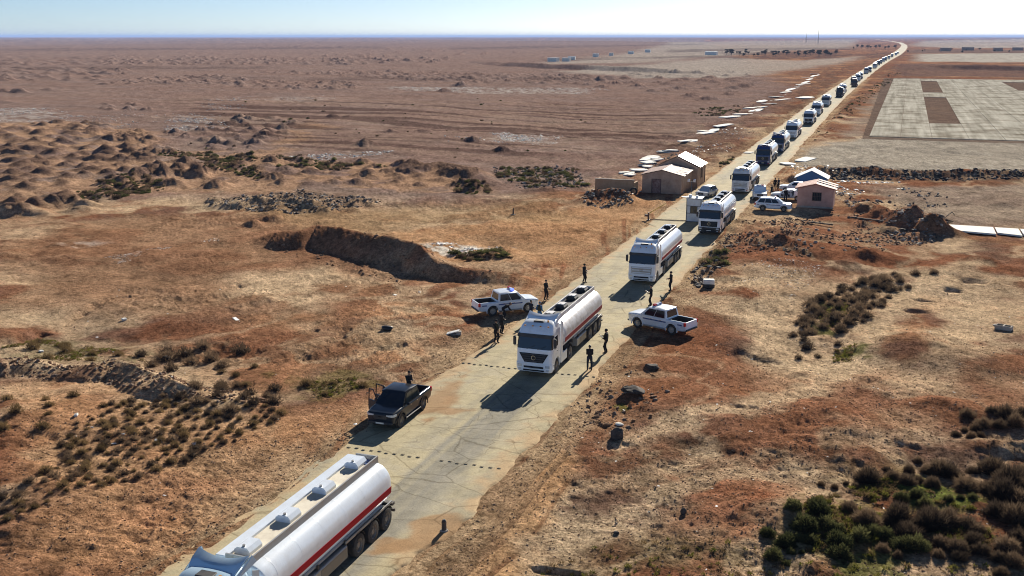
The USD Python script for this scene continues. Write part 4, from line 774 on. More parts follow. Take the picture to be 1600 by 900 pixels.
def walls(x0, x1, y0, y1, z0, h, ridge, th=.2, holes=()):
    """hollow gabled walls (gables on the y faces), with rectangular openings (face, a0, a1, z0, z1)"""
    mx = (x0 + x1) / 2; pr = lambda a, b, hh, rr_: hull([[x, y, z] for y in (a, b) for x, z in ((x0, z0), (x1, z0), (x1, hh), (mx, rr_), (x0, hh))])
    s = man(pr(y0, y1, h, ridge)) - man(hull([[x, y, z] for y in (y0 + th, y1 - th) for x, z in ((x0 + th, z0 + .05), (x1 - th, z0 + .05), (x1 - th, h + .4), (mx, ridge + .5), (x0 + th, h + .4))]))
    for f, a0, a1, b0, b1 in holes:
        s = s - man({'front': lambda: bx(a0, a1, y0 - .5, y0 + th + .3, b0, b1), 'right': lambda: bx(x1 - th - .3, x1 + .5, a0, a1, b0, b1)}[f]())
    return tm(s)
def bars(x0, x1, y, z0, z1, n): return [cyl([x0 + (x1 - x0) * (i + 1) / (n + 1), y, z0], [x0 + (x1 - x0) * (i + 1) / (n + 1), y, z1], .018, 5) for i in range(n)] + [bx(x0, x1, y - .015, y + .015, (z0 + z1) / 2 - .02, (z0 + z1) / 2 + .02)]
# left house: a low gabled front and a taller rear block whose roof has lost its left half
h = thing('house', 'tan plastered checkpoint house left of the road with rusty red door and white tin roof', 'house')
X0, X1, Y0, Y1 = -33.2, -27.5, 148.8, 157.0; mx = (X0 + X1) / 2
obj('wall', walls(X0, X1, Y0, Y1, -.3, 2.62, 3.32, holes=[('front', -31.75, -30.5, 0.0, 2.0)]), MB['plaster'], h)
d = obj('door', bx(-31.73, -30.52, Y0 + .06, Y0 + .11, .0, 1.98), MB['door'], h); obj('door_frame', [bx(-31.83, -31.73, Y0 - .03, Y0 + .12, 0, 2.08), bx(-30.52, -30.42, Y0 - .03, Y0 + .12, 0, 2.08), bx(-31.73, -30.52, Y0 - .03, Y0 + .12, 1.98, 2.08)], MB['frame'], d)
for p in corr([mx, Y0 - .2, 3.44], [mx, Y1 - .02, 3.44], [X1 + .35, Y1 - .02, 2.66], [X1 + .35, Y0 - .2, 2.66], 7, jag=.12, seed=2): obj('roof_sheet', p, MB['rust'], h, 30)
for p in corr([mx, Y0 - .15, 3.43], [mx, Y1 - .02, 3.43], [X0 - .3, Y1 - .02, 2.66], [X0 - .3, Y0 - .15, 2.66], 7, jag=.2, seed=3): obj('roof_sheet', p, MB['rust'], h, 30)
for y in (Y0 + 1.2, Y0 + 3, Y0 + 5.2): obj('roof_plank', hull([[X1 - 1.2, y, 3.12], [X1 + .2, y + .7, 2.86], [X1 - 1.1, y + .18, 3.14], [X1 + .3, y + .9, 2.84], [X1 - 1.2, y, 3.16], [X1 + .2, y + .7, 2.90]]), MB['conc'], h)
X2, X3, Y2, Y3 = -33.0, -26.7, 157.05, 163.6; m2 = (X2 + X3) / 2
obj('rear_wall', walls(X2, X3, Y2, Y3, -.3, 2.85, 4.30, holes=[('right', 160.1, 161.3, 1.0, 2.35)]), MB['plaster'], h)
w = obj('window', bx(X3 - .14, X3 - .10, 160.1, 161.3, 1.0, 2.35), MT['dark'], h); obj('window_frame', [bx(X3 - .02, X3 + .04, 160.02, 160.1, .95, 2.42), bx(X3 - .02, X3 + .04, 161.3, 161.38, .95, 2.42), bx(X3 - .02, X3 + .04, 160.1, 161.3, 2.35, 2.42), bx(X3 - .06, X3 + .0, 160.67, 160.73, 1.0, 2.35)], MB['frame'], w)
for p in corr([m2 + .0, Y2 + .6, 4.52], [m2 + .0, Y3 + .3, 4.52], [X3 + .35, Y3 + .3, 2.92], [X3 + .35, Y2 + .6, 2.92], 6, amp=.008, jag=.05, seed=4): obj('roof_sheet', p, MB['tin'], h, 30)
for y in (Y2 + 1.2, Y2 + 3.0, Y2 + 5.0): obj('rafter', hull([[m2, y, 4.30], [m2, y + .1, 4.30], [X2, y, 2.86], [X2, y + .1, 2.86], [m2, y, 4.42], [m2, y + .1, 4.42], [X2, y, 2.98], [X2, y + .1, 2.98]]), MB['wood'], h)
obj('drain_pipe', cyl([X3 + .08, Y3 - .3, 0], [X3 + .08, Y3 - .3, 2.8], .06, 8), MB['frame'], h)
# roofless wall with rubble and a tyre
w = thing('boundary_wall', 'sandy roofless wall standing left of the tan house', 'wall')
obj('wall', [bx(-39.6, -33.9, 146.6, 146.85, -.2, 2.0, .02), bx(-39.6, -39.35, 146.853, 149.5, -.2, 1.9, .02), bx(-34.15, -33.9, 146.853, 149.3, -.2, 1.6, .02)], MB['wall'], w); obj('coping', bx(-39.65, -33.85, 146.55, 146.9, 2.0, 2.06), MB['concd'], w)
t = thing('tyre', 'large worn tyre leaning on the right end of the sandy wall', 'tyre', (-33.75, 145.9, .55), 0); q = lathe_x([(.32, -.14), (.50, -.15), (.56, -.10), (.58, 0), (.56, .10), (.50, .15), (.32, .14)], 26); q.apply_transform(trimesh.transformations.rotation_matrix(math.pi / 2 + .15, [0, 0, 1])); obj('tread', q, MT['rubber'], t, 40)
q = lathe_x([(.31, -.12), (.34, -.14), (.34, .14), (.31, .12)], 22); q.apply_transform(trimesh.transformations.rotation_matrix(math.pi / 2 + .15, [0, 0, 1])); obj('bead', q, MT['plast'], t, 40)
# right hut
h = thing('hut', 'small pink plastered hut with barred window right of the road', 'hut')
X0, X1, Y0, Y1 = -11.0, -6.45, 142.7, 147.6; mx = (X0 + X1) / 2
obj('wall', walls(X0, X1, Y0, Y1, -.3, 2.45, 3.06, holes=[('front', -9.05, -8.0, 1.0, 2.0)]), MB['pink'], h)
w = obj('window', bx(-9.05, -8.0, Y0 + .10, Y0 + .13, 1.0, 2.0), MT['dark'], h); obj('window_frame', [bx(-9.12, -9.05, Y0 - .03, Y0 + .12, .93, 2.07), bx(-8.0, -7.93, Y0 - .03, Y0 + .12, .93, 2.07), bx(-9.05, -8.0, Y0 - .03, Y0 + .12, 2.0, 2.07), bx(-9.05, -8.0, Y0 - .06, Y0 + .12, .93, 1.0)], MB['frame'], w); obj('window_bar', bars(-9.05, -8.0, Y0 + .03, 1.0, 2.0, 4), MB['frame'], w)
for k, p in enumerate(corr([mx, Y0 - .25, 3.20], [mx, Y1 + .2, 3.20], [X0 - .35, Y1 + .2, 2.52], [X0 - .35, Y0 - .25, 2.52], 6, jag=.06, seed=5)): obj('roof_sheet', p, MB['tile'], h, 30)
for k, p in enumerate(corr([mx, Y0 - .25, 3.20], [mx, Y1 + .2, 3.20], [X1 + .35, Y1 + .2, 2.52], [X1 + .35, Y0 - .25, 2.52], 6, jag=.1, seed=6)):
    if k not in (2, 4): obj('roof_sheet', p, MB['rust' if k % 2 else 'tile'], h, 30)
for s, xe in ((-1, X0 - .35), (1, X1 + .35)): obj('barge_board', hull([[x, y, z] for y in (Y0 - .30, Y0 - .26) for x, z in ((mx, 3.08), (mx, 3.24), (xe, 2.42), (xe, 2.58))]), MB['tile'], h)
obj('base_course', bx(X0 - .04, X1 + .04, Y0 - .04, Y0 - .003, -.2, .22), MB['concd'], h)
# kiosk in the middle of the road
k = thing('guard_booth', 'narrow white and grey guard booth in the middle of the road', 'guard booth', (-21.75, 126.2, .03))
obj('panel', bx(-.82, .82, .03, .06, .1, 1.05), MB['kiosk'], k); obj('panel', bx(-.82, .82, .03, .06, 1.98, 2.8), MB['kiosk'], k); obj('wall', [bx(-.82, -.78, .06, 1.6, .1, 2.8), bx(.78, .82, .06, 1.6, .1, 2.8), bx(-.78, .78, 1.56, 1.6, .1, 2.8)], MB['kiosk'], k)
for a, b in ((-.78, -.42), (-.36, .0), (.06, .40), (.46, .78)): obj('window', bx(a, b, .04, .055, 1.10, 1.94), MT['glass'] if a in (-.36, .06) else MB['kiosk'], k)
obj('frame', [bx(x - .04, x + .04, -.0, .08, 0, 2.85) for x in (-.86, .86)] + [bx(-.82, .82, .0, .08, z - .03, z + .03) for z in (.07, 1.075, 1.96, 2.83)] + [bx(x - .025, x + .025, .01, .07, 1.1, 1.93) for x in (-.39, .03, .43)] + [bx(x - .04, x + .04, 1.55, 1.63, 0, 2.85) for x in (-.86, .86)], MB['kdark'], k)
obj('roof', bx(-.98, .98, -.15, 1.75, 2.86, 2.95, .02), MB['tin'], k)
for a, b, c, r_, hh in ((-.5, .4, 'roof_tank', .22, .35), (.3, .5, 'roof_tank', .18, .28)): obj(c, [cyl([a, b, 2.95], [a, b, 2.95 + hh], r_, 12, r_ * .8)], MB['tin'], k)
obj('antenna', [cyl([.7, .3, 2.95], [.72, .3, 3.9], .012, 5), cyl([-.75, .2, 2.95], [-.9, .15, 3.5], .012, 5)], MB['kdark'], k)
s_ = thing('sign_board', 'blank white board lying on the edge of the booth roof', 'sign board', (-22.75, 126.5, 2.99)); obj('board', bx(-.55, .35, -.3, .35, 0, .03), MB['tin'], s_); obj('edge', bx(-.58, .38, -.33, -.30, -.01, .05), MB['kdark'], s_)
l = thing('lamp_post', 'thin lamp post with two lamps behind the guard booth', 'lamp post', (-22.5, 128.4, 0)); obj('pole', cyl([0, 0, 0], [0, 0, 4.7], .05, 8, .035), MB['kdark'], l); obj('arm', cyl([-.35, 0, 4.6], [.35, 0, 4.6], .025, 6), MB['kdark'], l)
for x in (-.35, .35): obj('lamp', hull([[x + a * .14, b * .11, 4.62 + c] for a in (-1, 1) for b in (-1, 1) for c in (0, .28)] + [[x, 0, 5.0]]), MT['lamp'], l)
b = thing('barrier', 'raised yellow barrier arm on a rusty post at the left road edge', 'barrier', (-27.2, 126.0, 0)); obj('post', [bx(-.10, .10, -.10, .10, 0, .95, .015), bx(-.2, .2, -.16, .16, 0, .08)], MB['frame'], b); obj('arm', cyl([-.1, .13, .75], [2.05, .13, 2.15], .045, 8, .03), MB['yellow'], b); obj('counterweight', bx(-.5, -.1, .02, .22, .42, .7, .03), MB['frame'], b)
p_ = thing('steel_pipe', 'dark pipe lying across the lane between barrier post and booth', 'pipe', (-27.0, 126.2, .09)); obj('pipe', cyl([0, 0, 0], [4.3, .45, 0], .05, 8), MT['steel'], p_); obj('flange', [cyl([0, 0, 0], [.05, .004, 0], .10, 10), cyl([4.25, .445, 0], [4.3, .45, 0], .10, 10)], MT['steel'], p_)
# tent
t = thing('tent', 'white roofed tent with blue gable behind the pink hut', 'tent', (-10.5, 160.2, 0)); wd, ev, pk, dp = 2.1, 1.75, 2.75, 3.6
obj('gable', hull([[x, y, z] for y in (.0, .04) for x, z in ((-wd, .1), (wd, .1), (wd, ev), (0, pk), (-wd, ev))]), MB['tentb'], t); obj('back_wall', hull([[x, y, z] for y in (dp - .04, dp) for x, z in ((-wd, .1), (wd, .1), (wd, ev), (0, pk), (-wd, ev))]), MB['tentb'], t)
for s in (-1, 1):
    obj('roof_panel', hull([[x, y, z + e] for y in (-.25, dp + .2) for x, z in ((0, pk + .04), (s * (wd + .35), ev - .14)) for e in (0, .05)]), MB['tentw'], t); obj('side_wall', bx(*sorted((s * (wd - .03), s * wd)), .05, dp - .05, .1, ev - .05), MB['tentb'], t)
# slabs along the road: broken concrete facing, one by one
SL = []
def slab_mesh(seed, sx, sy):
    rr = random.Random(seed); n = rr.choice((5, 6, 7)); an = sorted(rr.uniform(0, 6.283) for _ in range(n)); an = [2 * math.pi * i / n + rr.uniform(-.25, .25) for i in range(n)]
    v = np.array([[sx / 2 * np.sign(math.cos(a)) * abs(math.cos(a)) ** .6 * rr.uniform(.8, 1.1), sy / 2 * np.sign(math.sin(a)) * abs(math.sin(a)) ** .6 * rr.uniform(.8, 1.1), 0] for a in an]); return hull(np.vstack([v, v * [.97, .97, 1] + [0, 0, .16]]))
def slab(label, px, py, wpx, hpx, seed, group=None, tilt=6):
    g = G(px, py); dd = math.hypot(*g) ; sx = max(.8, wpx * dd / FPX); sy = max(.8, hpx * dd * dd / (FPX * CAMH)); rr = random.Random(seed)
    m = slab_mesh(seed, sx, sy); m.apply_transform(trimesh.transformations.euler_matrix(math.radians(rr.uniform(-tilt, tilt)) * .5, math.radians(rr.uniform(-tilt, tilt)) * .5, -YAW + rr.uniform(-.35, .35)))
    m.apply_translation([g[0], g[1], gz1(*g) + .06]); o = obj('concrete_slab', m, MB['conc']); data(o, label, 'slab', group)
row = 'flat white concrete slab in the long broken row left of the convoy road'
for i, (x, y, w_, h_) in enumerate(((730, 203, 20, 5), (722, 212, 18, 5), (712, 219, 17, 5), (735, 210, 12, 4), (700, 228, 16, 5), (690, 238, 20, 5), (680, 242, 18, 4), (668, 248, 16, 4), (655, 255, 14, 4), (640, 262, 14, 5), (632, 268, 20, 5), (618, 272, 22, 6), (606, 282, 24, 6), (600, 290, 14, 4), (572, 295, 40, 9), (572, 310, 36, 8), (508, 320, 36, 6), (540, 329, 40, 7), (480, 344, 44, 8), (490, 352, 40, 8), (465, 356, 24, 6), (435, 368, 48, 10), (380, 384, 46, 10), (410, 378, 26, 7), (347, 424, 54, 10), (300, 438, 50, 12), (275, 447, 56, 10), (265, 440, 30, 8), (205, 486, 64, 11), (185, 492, 30, 8), (130, 525, 56, 9), (95, 530, 40, 7), (50, 562, 56, 9), (20, 570, 40, 8))):
    slab(row, 1000 + x / 2.667, 40 + y / 2.667, w_ / 2.667, h_ / 2.667, 100 + i, 'white slabs in the broken row')
heap = 'pale slab in the jumble of broken slabs behind the tan house'
for i, (x, y, w_, h_) in enumerate(((1010, 90, 170, 32), (930, 105, 90, 26), (770, 175, 150, 34), (850, 190, 90, 40), (790, 215, 130, 36), (740, 245, 150, 26), (690, 270, 110, 26), (740, 285, 110, 20), (640, 325, 150, 30), (530, 360, 110, 36), (560, 375, 70, 20), (470, 350, 60, 20))):
    slab(heap, 910 + x / 7.27, 225 + y / 7.27, w_ / 7.27, h_ / 7.27, 200 + i, 'pale slabs behind the tan house', 14)
slab('long white slab lying alone between slab row and road', 1259, 153, 23, 3, 301); slab('white slab at the right road edge above the gravel bank', 1258, 251, 26, 5, 302); slab('pale slab lying below the one at the right road edge', 1232, 257, 28, 4, 303); slab('small pale slab at the left road edge before the blue tankers', 1170, 239, 16, 3, 304)
for i, (a, b, c) in enumerate(((7.0, 12.1, 'longest white slab of the strip at the right picture edge'), (12.3, 14.8, 'short middle slab of the white strip at the right picture edge'), (15.0, 19.5, 'tilted end slab of the white strip at the right picture edge'))):
    v = [[a, 134.2 - .1 * i, 0], [b, 134.0, 0], [b, 129.4, 0], [a, 130.4, 0]]; v = np.array(v); m = hull(np.vstack([v, v + [0, 0, .18]])); m.apply_translation([0, 0, gz1((a + b) / 2, 132) + .12 + .1 * (i == 2)]); o = obj('concrete_slab', m, MB['conc']); data(o, c, 'slab')
# concrete apron
apm = usdkit.material(stage, LK + 'apron_concrete', {'g': ('geometry', {}), 'mp': ('mapping', {'scale': (.6, .02, 1)}), 'n': ('noise_texture', {'scale': 1.0, 'detail': 6.0, 'roughness': .65}), 'n2': ('noise_texture', {'scale': .12, 'detail': 6.0, 'roughness': .6}), 'r': ('rgb_ramp', {'ramp': [(.3, (.26, .24, .19)), (.5, (.40, .375, .31)), (.7, (.52, .49, .41))]}), 'r2': ('rgb_ramp', {'ramp': [(.35, (.5, .46, .42)), (.55, (1, 1, 1))]}), 'm': ('mix', {'mix_type': 'multiply', 'fac': 1.0}), 'p': ('principled_bsdf', {'roughness': 1.0, 'specular_ior_level': .0})},
    [('g.position', 'mp.vector'), ('mp.vector', 'n.vector'), ('g.position', 'n2.vector'), ('n.fac', 'r.fac'), ('n2.fac', 'r2.fac'), ('r.color', 'm.color1'), ('r2.color', 'm.color2'), ('m.color', 'p.base_color')], surface='p.BSDF')
ap = UsdGeom.Xform.Define(stage, '/World/concrete_apron'); data(ap, 'wide pale concrete apron of large slabs at the upper right', 'apron', None, 'structure')
xe = [-4.6, 2.0, 8.6, 16.2, 23.5, 31, 38.5, 46, 53.5, 61, 68.5, 76, 84]; ye = [252, 274, 296, 328, 361, 393, 426, 460, 490, 520, 550, 580, 610]
for i in range(len(xe) - 1):
    for j in range(len(ye) - 1):
        if i == 2 and (296 <= ye[j] < 426 or 460 <= ye[j] < 580): continue
        if i >= 7 and 490 <= ye[j] < 580: continue
        xs = (lambda y: (y - 252) * .010); zz_ = float(max(gz1(xe[i], ye[j]), gz1(xe[i + 1], ye[j + 1]), gz1(xe[i + 1], ye[j]), gz1(xe[i], ye[j + 1]), gz1((xe[i] + xe[i + 1]) / 2, (ye[j] + ye[j + 1]) / 2)))
        a, b, c, d_ = (xe[i] + .03 + xs(ye[j]), ye[j] + .03), (xe[i + 1] - .03 + xs(ye[j]), ye[j] + .03), (xe[i + 1] - .03 + xs(ye[j + 1]), ye[j + 1] - .03), (xe[i] + .03 + xs(ye[j + 1]), ye[j + 1] - .03)
        v = np.array([[*q, 0.0] for q in (a, b, c, d_)]); obj('slab', hull(np.vstack([v + [0, 0, -.6], v + [0, 0, .10 + .006 * ((i * 7 + j * 3) % 3)]])), apm, ap)
# rubber studs across the road, two rows
def stud(x, y): return hull([[x + a * .11, y + b * .07, 0.0] for a in (-1, 1) for b in (-1, 1)] + [[x + a * .07, y + b * .04, .04] for a in (-1, 1) for b in (-1, 1)])
RM = 'road_stud'
for lab, grp, xs, y0_ in (('dark rubber stud in the row in front of the grimy tanker', 'studs of the farther row', np.arange(-26.5, -17.2, .42), 64.35), ('dark rubber stud in the row behind the nearest tanker', 'studs of the nearer row', np.arange(-26.6, -17.6, .46), 48.0)):
    for i, x in enumerate(xs):
        if y0_ < 50 and 9 < i % 20 < 12: continue
        m = stud(0, 0); m.apply_translation([x, y0_ + .07 * math.sin(i * 2.1), .035]); o = obj(RM, m, MB['stud']); data(o, lab, 'road stud', grp)
# odd things lying about
def lump(seed, r, sq=(1, 1, 1), rough=.35, sub=2):
    s = trimesh.creation.icosphere(sub, 1.0); v = s.vertices; n = fbm(v[:, 0] * 2 + seed * 3.1, v[:, 1] * 2 + v[:, 2] * 1.7, 1.0, 3, seed) - .5
    c = np.random.RandomState(seed).randn(9, 3); c /= np.linalg.norm(c, axis=1, keepdims=True); cut = np.min(np.where(v @ c.T > .05, .74 / np.maximum(v @ c.T, .05), 9), axis=1)
    s.vertices = v * np.minimum(1 + n[:, None] * rough, cut[:, None]) * np.array(sq) * r; return s
def odd(name, label, c, px, py, mesh, mat, dz=0.0, smooth=35):
    g = G(px, py); mesh = mesh.copy(); mesh.apply_translation([g[0], g[1], gz1(*g) + dz]); o = obj(name, mesh, mat, None, smooth); data(o, label, c); return o
odd('boulder', 'largest dark boulder right of the road near its edge', 'boulder', 964, 686, lump(3, .46, (1.0, .8, .9), .8, 3), MB['rock'], .2)
odd('boulder', 'dark rough boulder heap right of the armed people', 'boulder', 988, 622, lump(4, .62, (1.25, .9, .5), 1.0, 3), MB['rock'], .08); odd('boulder', 'low dark rock near the right road edge above the boulder heap', 'boulder', 1018, 578, lump(5, .45, (1.2, .9, .45), 1.0, 3), MB['rock'], .04)
odd('stone', 'black stone lying alone on the bare slope at the lower right', 'stone', 1068, 803, lump(6, .17, (.9, .8, 1.1)), MB['rock'], .12); odd('stone', 'small dark stone below the boulder toward the picture bottom', 'stone', 963, 832, lump(7, .12, (1.3, .9, .7)), MB['rock'], .05); odd('stone', 'pale stone just above the largest boulder', 'stone', 967, 665, lump(8, .22, (1.3, .9, .4)), MB['conc'], .06)
odd('rubbish_bag', 'black rubbish bag lying on the flat left of the road', 'bag', 604, 515, lump(9, .42, (1.15, .9, .55), .5), MB['bag'], .18)
for i, (x, y, r_) in enumerate(((870, 601, .12), (1185, 590, .13), (875, 575, .1))): pass
g = G(708, 524); t = thing('junk_pile', 'torn grey and white junk heap beside the left road edge', 'junk', (g[0], g[1], gz1(*g)), 20)
obj('sack', lump(11, .38, (1.2, .8, .6), .5), MB['rubb'], t, 30); obj('sheet', hull([[-.5, -.2, .02], [.4, -.3, .3], [.5, .25, .34], [-.45, .3, .08], [-.5, -.2, .06], [.4, -.3, .34]]), MB['litter'], t); obj('box', bx(.25, .62, -.28, .1, 0, .28, .02), MB['concd'], t)
g = G(1107, 449); t = thing('concrete_block', 'pale concrete block resting on an old tyre at the right verge', 'block', (g[0], g[1], gz1(*g)), 12); q = lathe_x([(.30, -.16), (.48, -.17), (.55, -.1), (.55, .1), (.48, .17), (.30, .16)], 22); q.apply_transform(trimesh.transformations.rotation_matrix(math.pi / 2, [0, 1, 0])); q.apply_translation([0, 0, .2]); obj('tyre', q, MT['rubber'], t, 40); obj('block', bx(-.5, .5, -.36, .36, .37, .78, .05), MB['conc'], t)
g = G(1568, 516); t = thing('water_trough', 'broken pale trough lying alone on the right flat', 'trough', (g[0], g[1], gz1(*g)), -18)
obj('basin', tm(man(bx(-.6, .6, -.36, .36, 0, .34, .05)) - man(bx(-.5, .5, -.27, .27, .08, 1))), MB['concd'], t); obj('cross_bar', bx(-.05, .05, -.33, .33, .24, .345), MB['concd'], t); obj('broken_lip', hull([[-.6, -.36, .2], [-.78, -.3, .32], [-.6, .1, .2], [-.7, 0, .34], [-.6, -.36, .34], [-.6, .1, .34]]), MB['concd'], t)
g = G(694, 830); t = thing('bollard', 'short dark bollard near the right road edge beside the nearest tanker', 'bollard', (g[0], g[1], .035)); obj('post', [cyl([0, 0, 0], [0, 0, .48], .12, 12, .10), cyl([0, 0, .48], [0, 0, .55], .10, 12, .05)], MT['steel'], t, 40); obj('foot', cyl([0, 0, 0], [0, 0, .05], .2, 12, .17), MB['concd'], t); obj('band', cyl([0, 0, .36], [0, 0, .44], .118, 12, .114), MB['wood'], t, 40)
g = G(802, 337); t = thing('broken_post', 'short broken post sticking up on the sandy flat far left of the road', 'post', (g[0], g[1], gz1(*g))); obj('stump', [hull([[-.08, -.08, 0], [.08, -.08, 0], [.08, .08, 0], [-.08, .08, 0], [-.05, -.05, .75], [.09, -.02, .9], [.05, .06, .7], [-.05, .05, .8]])], MB['wood'], t); obj('base', lump(13, .32, (1.2, 1, .35)), MB['rock'], t)
g = G(1452, 352); t = thing('scrap_heap', 'heap of dark scrap sheets on the mound before the white slab strip', 'scrap', (g[0], g[1], gz1(*g)), 0)
for i in range(9):
    rr = random.Random(60 + i); q = bx(-.9, .9, -.5, .5, -.03, .03); q.apply_transform(trimesh.transformations.euler_matrix(rr.uniform(-.7, .7), rr.uniform(-.5, .5), rr.uniform(0, 3))); q.apply_translation([rr.uniform(-2, 2), rr.uniform(-1.2, 1.2), rr.uniform(.2, .7)]); obj('scrap_sheet', q, MB[('burnt', 'rubb', 'wood')[i % 3]], t)
obj('bent_bar', [cyl([1.2, 0, .5], [2.4, .3, 1.6], .04, 6), cyl([2.4, .3, 1.6], [2.7, .3, 1.2], .04, 6)], MT['steel'], t)
for i, (x, y) in enumerate(((1262, 346), (1330, 340))):
    g = G(x, y); t = thing('timber_beam', ('grey timber beam lying right of the pink hut wall', 'long grey beam on the rough ground toward the scrap heap')[i], 'beam', (g[0], g[1], gz1(*g) + .12), (-20, -24)[i]); obj('beam', bx(0, (3.2, 4.5)[i], -.08, .08, -.08, .08, .01), MB['wood'], t); obj('cleat', bx(.5, .7, -.12, .12, -.1, .12), MB['wood'], t)
# mast and far buildings
for i, (px, tall, Y) in enumerate(((1278, 44, 3600), (1259, 30, 3900))):
    X = G(px, 70)[0] / G(px, 70)[1] * Y; t = thing('radio_mast', ('tall thin mast on the horizon left of the road', 'shorter mast on the horizon beside the tall one')[i], 'mast', (X, Y, gz1(X, Y))); obj('lattice', [cyl([a, b, 0], [a * .2, b * .2, tall], .35, 4, .15) for a, b in ((-1.2, -.7), (1.2, -.7), (0, 1.4))] + [cyl([-1.2 + .1 * z / tall * 8, -.7, z], [1.2 - z / tall, -.7, z + 3], .12, 4) for z in range(0, int(tall) - 3, 4)], MT['steel'], t); obj('antenna', cyl([0, 0, tall - 1], [0, 0, tall + 4], .15, 5), MT['steel'], t)
for i, (px, py, w_, hh) in enumerate(((862, 96, 9, 3.2), (884, 96, 7, 3), (893, 94, 7, 3), (930, 89, 6, 3.5), (955, 87, 5, 3), (985, 84, 7, 3.5), (1012, 82, 8, 4), (1110, 86, 14, 4), (1478, 80, 14, 5), (1512, 79, 18, 5), (1560, 80, 12, 5), (1590, 79, 16, 5))):
    g = G(px, py); Y = g[1]; ww = w_ * 1.0; t = thing('far_building', ('low pale' if i < 8 else 'low dark') + ' flat roofed building far off, ' + ('first', 'second', 'third', 'fourth', 'fifth', 'sixth', 'seventh', 'eighth', 'first', 'second', 'third', 'fourth')[i] + ' from the left ' + ('on the left plain' if i < 8 else 'right of the road'), 'building', (g[0], Y, gz1(*g)), (i * 37) % 25 - 12)
    obj('wall', tm(man(bx(-ww / 2, ww / 2, 0, ww * .7, 0, hh)) - man(bx(-ww * .1, ww * .05, -1, .5, .1, hh * .65)) - man(bx(ww * .2, ww * .32, -1, .5, hh * .35, hh * .7)) - man(bx(-ww * .38, -ww * .25, -1, .5, hh * .35, hh * .7))), MB['conc' if i < 8 else 'plaster'], t); obj('roof', bx(-ww / 2 - .2, ww / 2 + .2, -.2, ww * .7 + .2, hh, hh + .25), MB['tin' if i < 8 else 'concd'], t)
# ================================================================ PEOPLE
SK = paint('skin', (.30, .17, .11), .6); CL = {k: rough_mat('cloth_' + k, a, b, 14, .9, .3, .01) for k, a, b in (('black', (.010, .010, .011), (.022, .022, .024)), ('navy', (.012, .017, .03), (.028, .034, .05)), ('olive', (.035, .035, .022), (.06, .058, .035)), ('grey', (.05, .05, .052), (.09, .09, .09)), ('blue', (.03, .10, .22), (.06, .17, .33)))}
BOOT = paint('boot_leather', (.012, .010, .009), .5); HAIR = paint('hair', (.008, .006, .005), .6); GUN = paint('gun_metal', (.012, .012, .013), .4, .5); WOOD = paint('gun_wood', (.10, .05, .025), .6); EYE = paint('eye', (.25, .24, .23), .3)
def ball(p, r, n=1):
    s = trimesh.creation.icosphere(n, r); s.apply_translation(p); return np.array(s.vertices)
def caps(a, b, ra, rb, n=1): return man(hull(np.vstack([ball(a, ra, n), ball(b, rb, n)])))
def ik(a, c, l1, l2, hint):
    a, c, hint = map(lambda q: np.asarray(q, float), (a, c, hint)); d = c - a; D = np.linalg.norm(d)
    if D > (l1 + l2) * .995: c = a + d / D * (l1 + l2) * .995; d = c - a; D = np.linalg.norm(d)
    u = d / D; x = (l1 * l1 - l2 * l2 + D * D) / (2 * D); h = math.sqrt(max(l1 * l1 - x * x, 0)); w = hint - u * (hint @ u); w /= np.linalg.norm(w) + 1e-9
    return a + u * x + w * h, c
def union(ms): return m3.Manifold.batch_boolean(ms, m3.OpType.Add)
def soft(m, k=4):
    t = tm(m); t.merge_vertices(); t = trimesh.Trimesh(t.vertices, t.faces)
    if len(t.faces) < 9000: t = t.subdivide()
    trimesh.smoothing.filter_taubin(t, iterations=k); return t
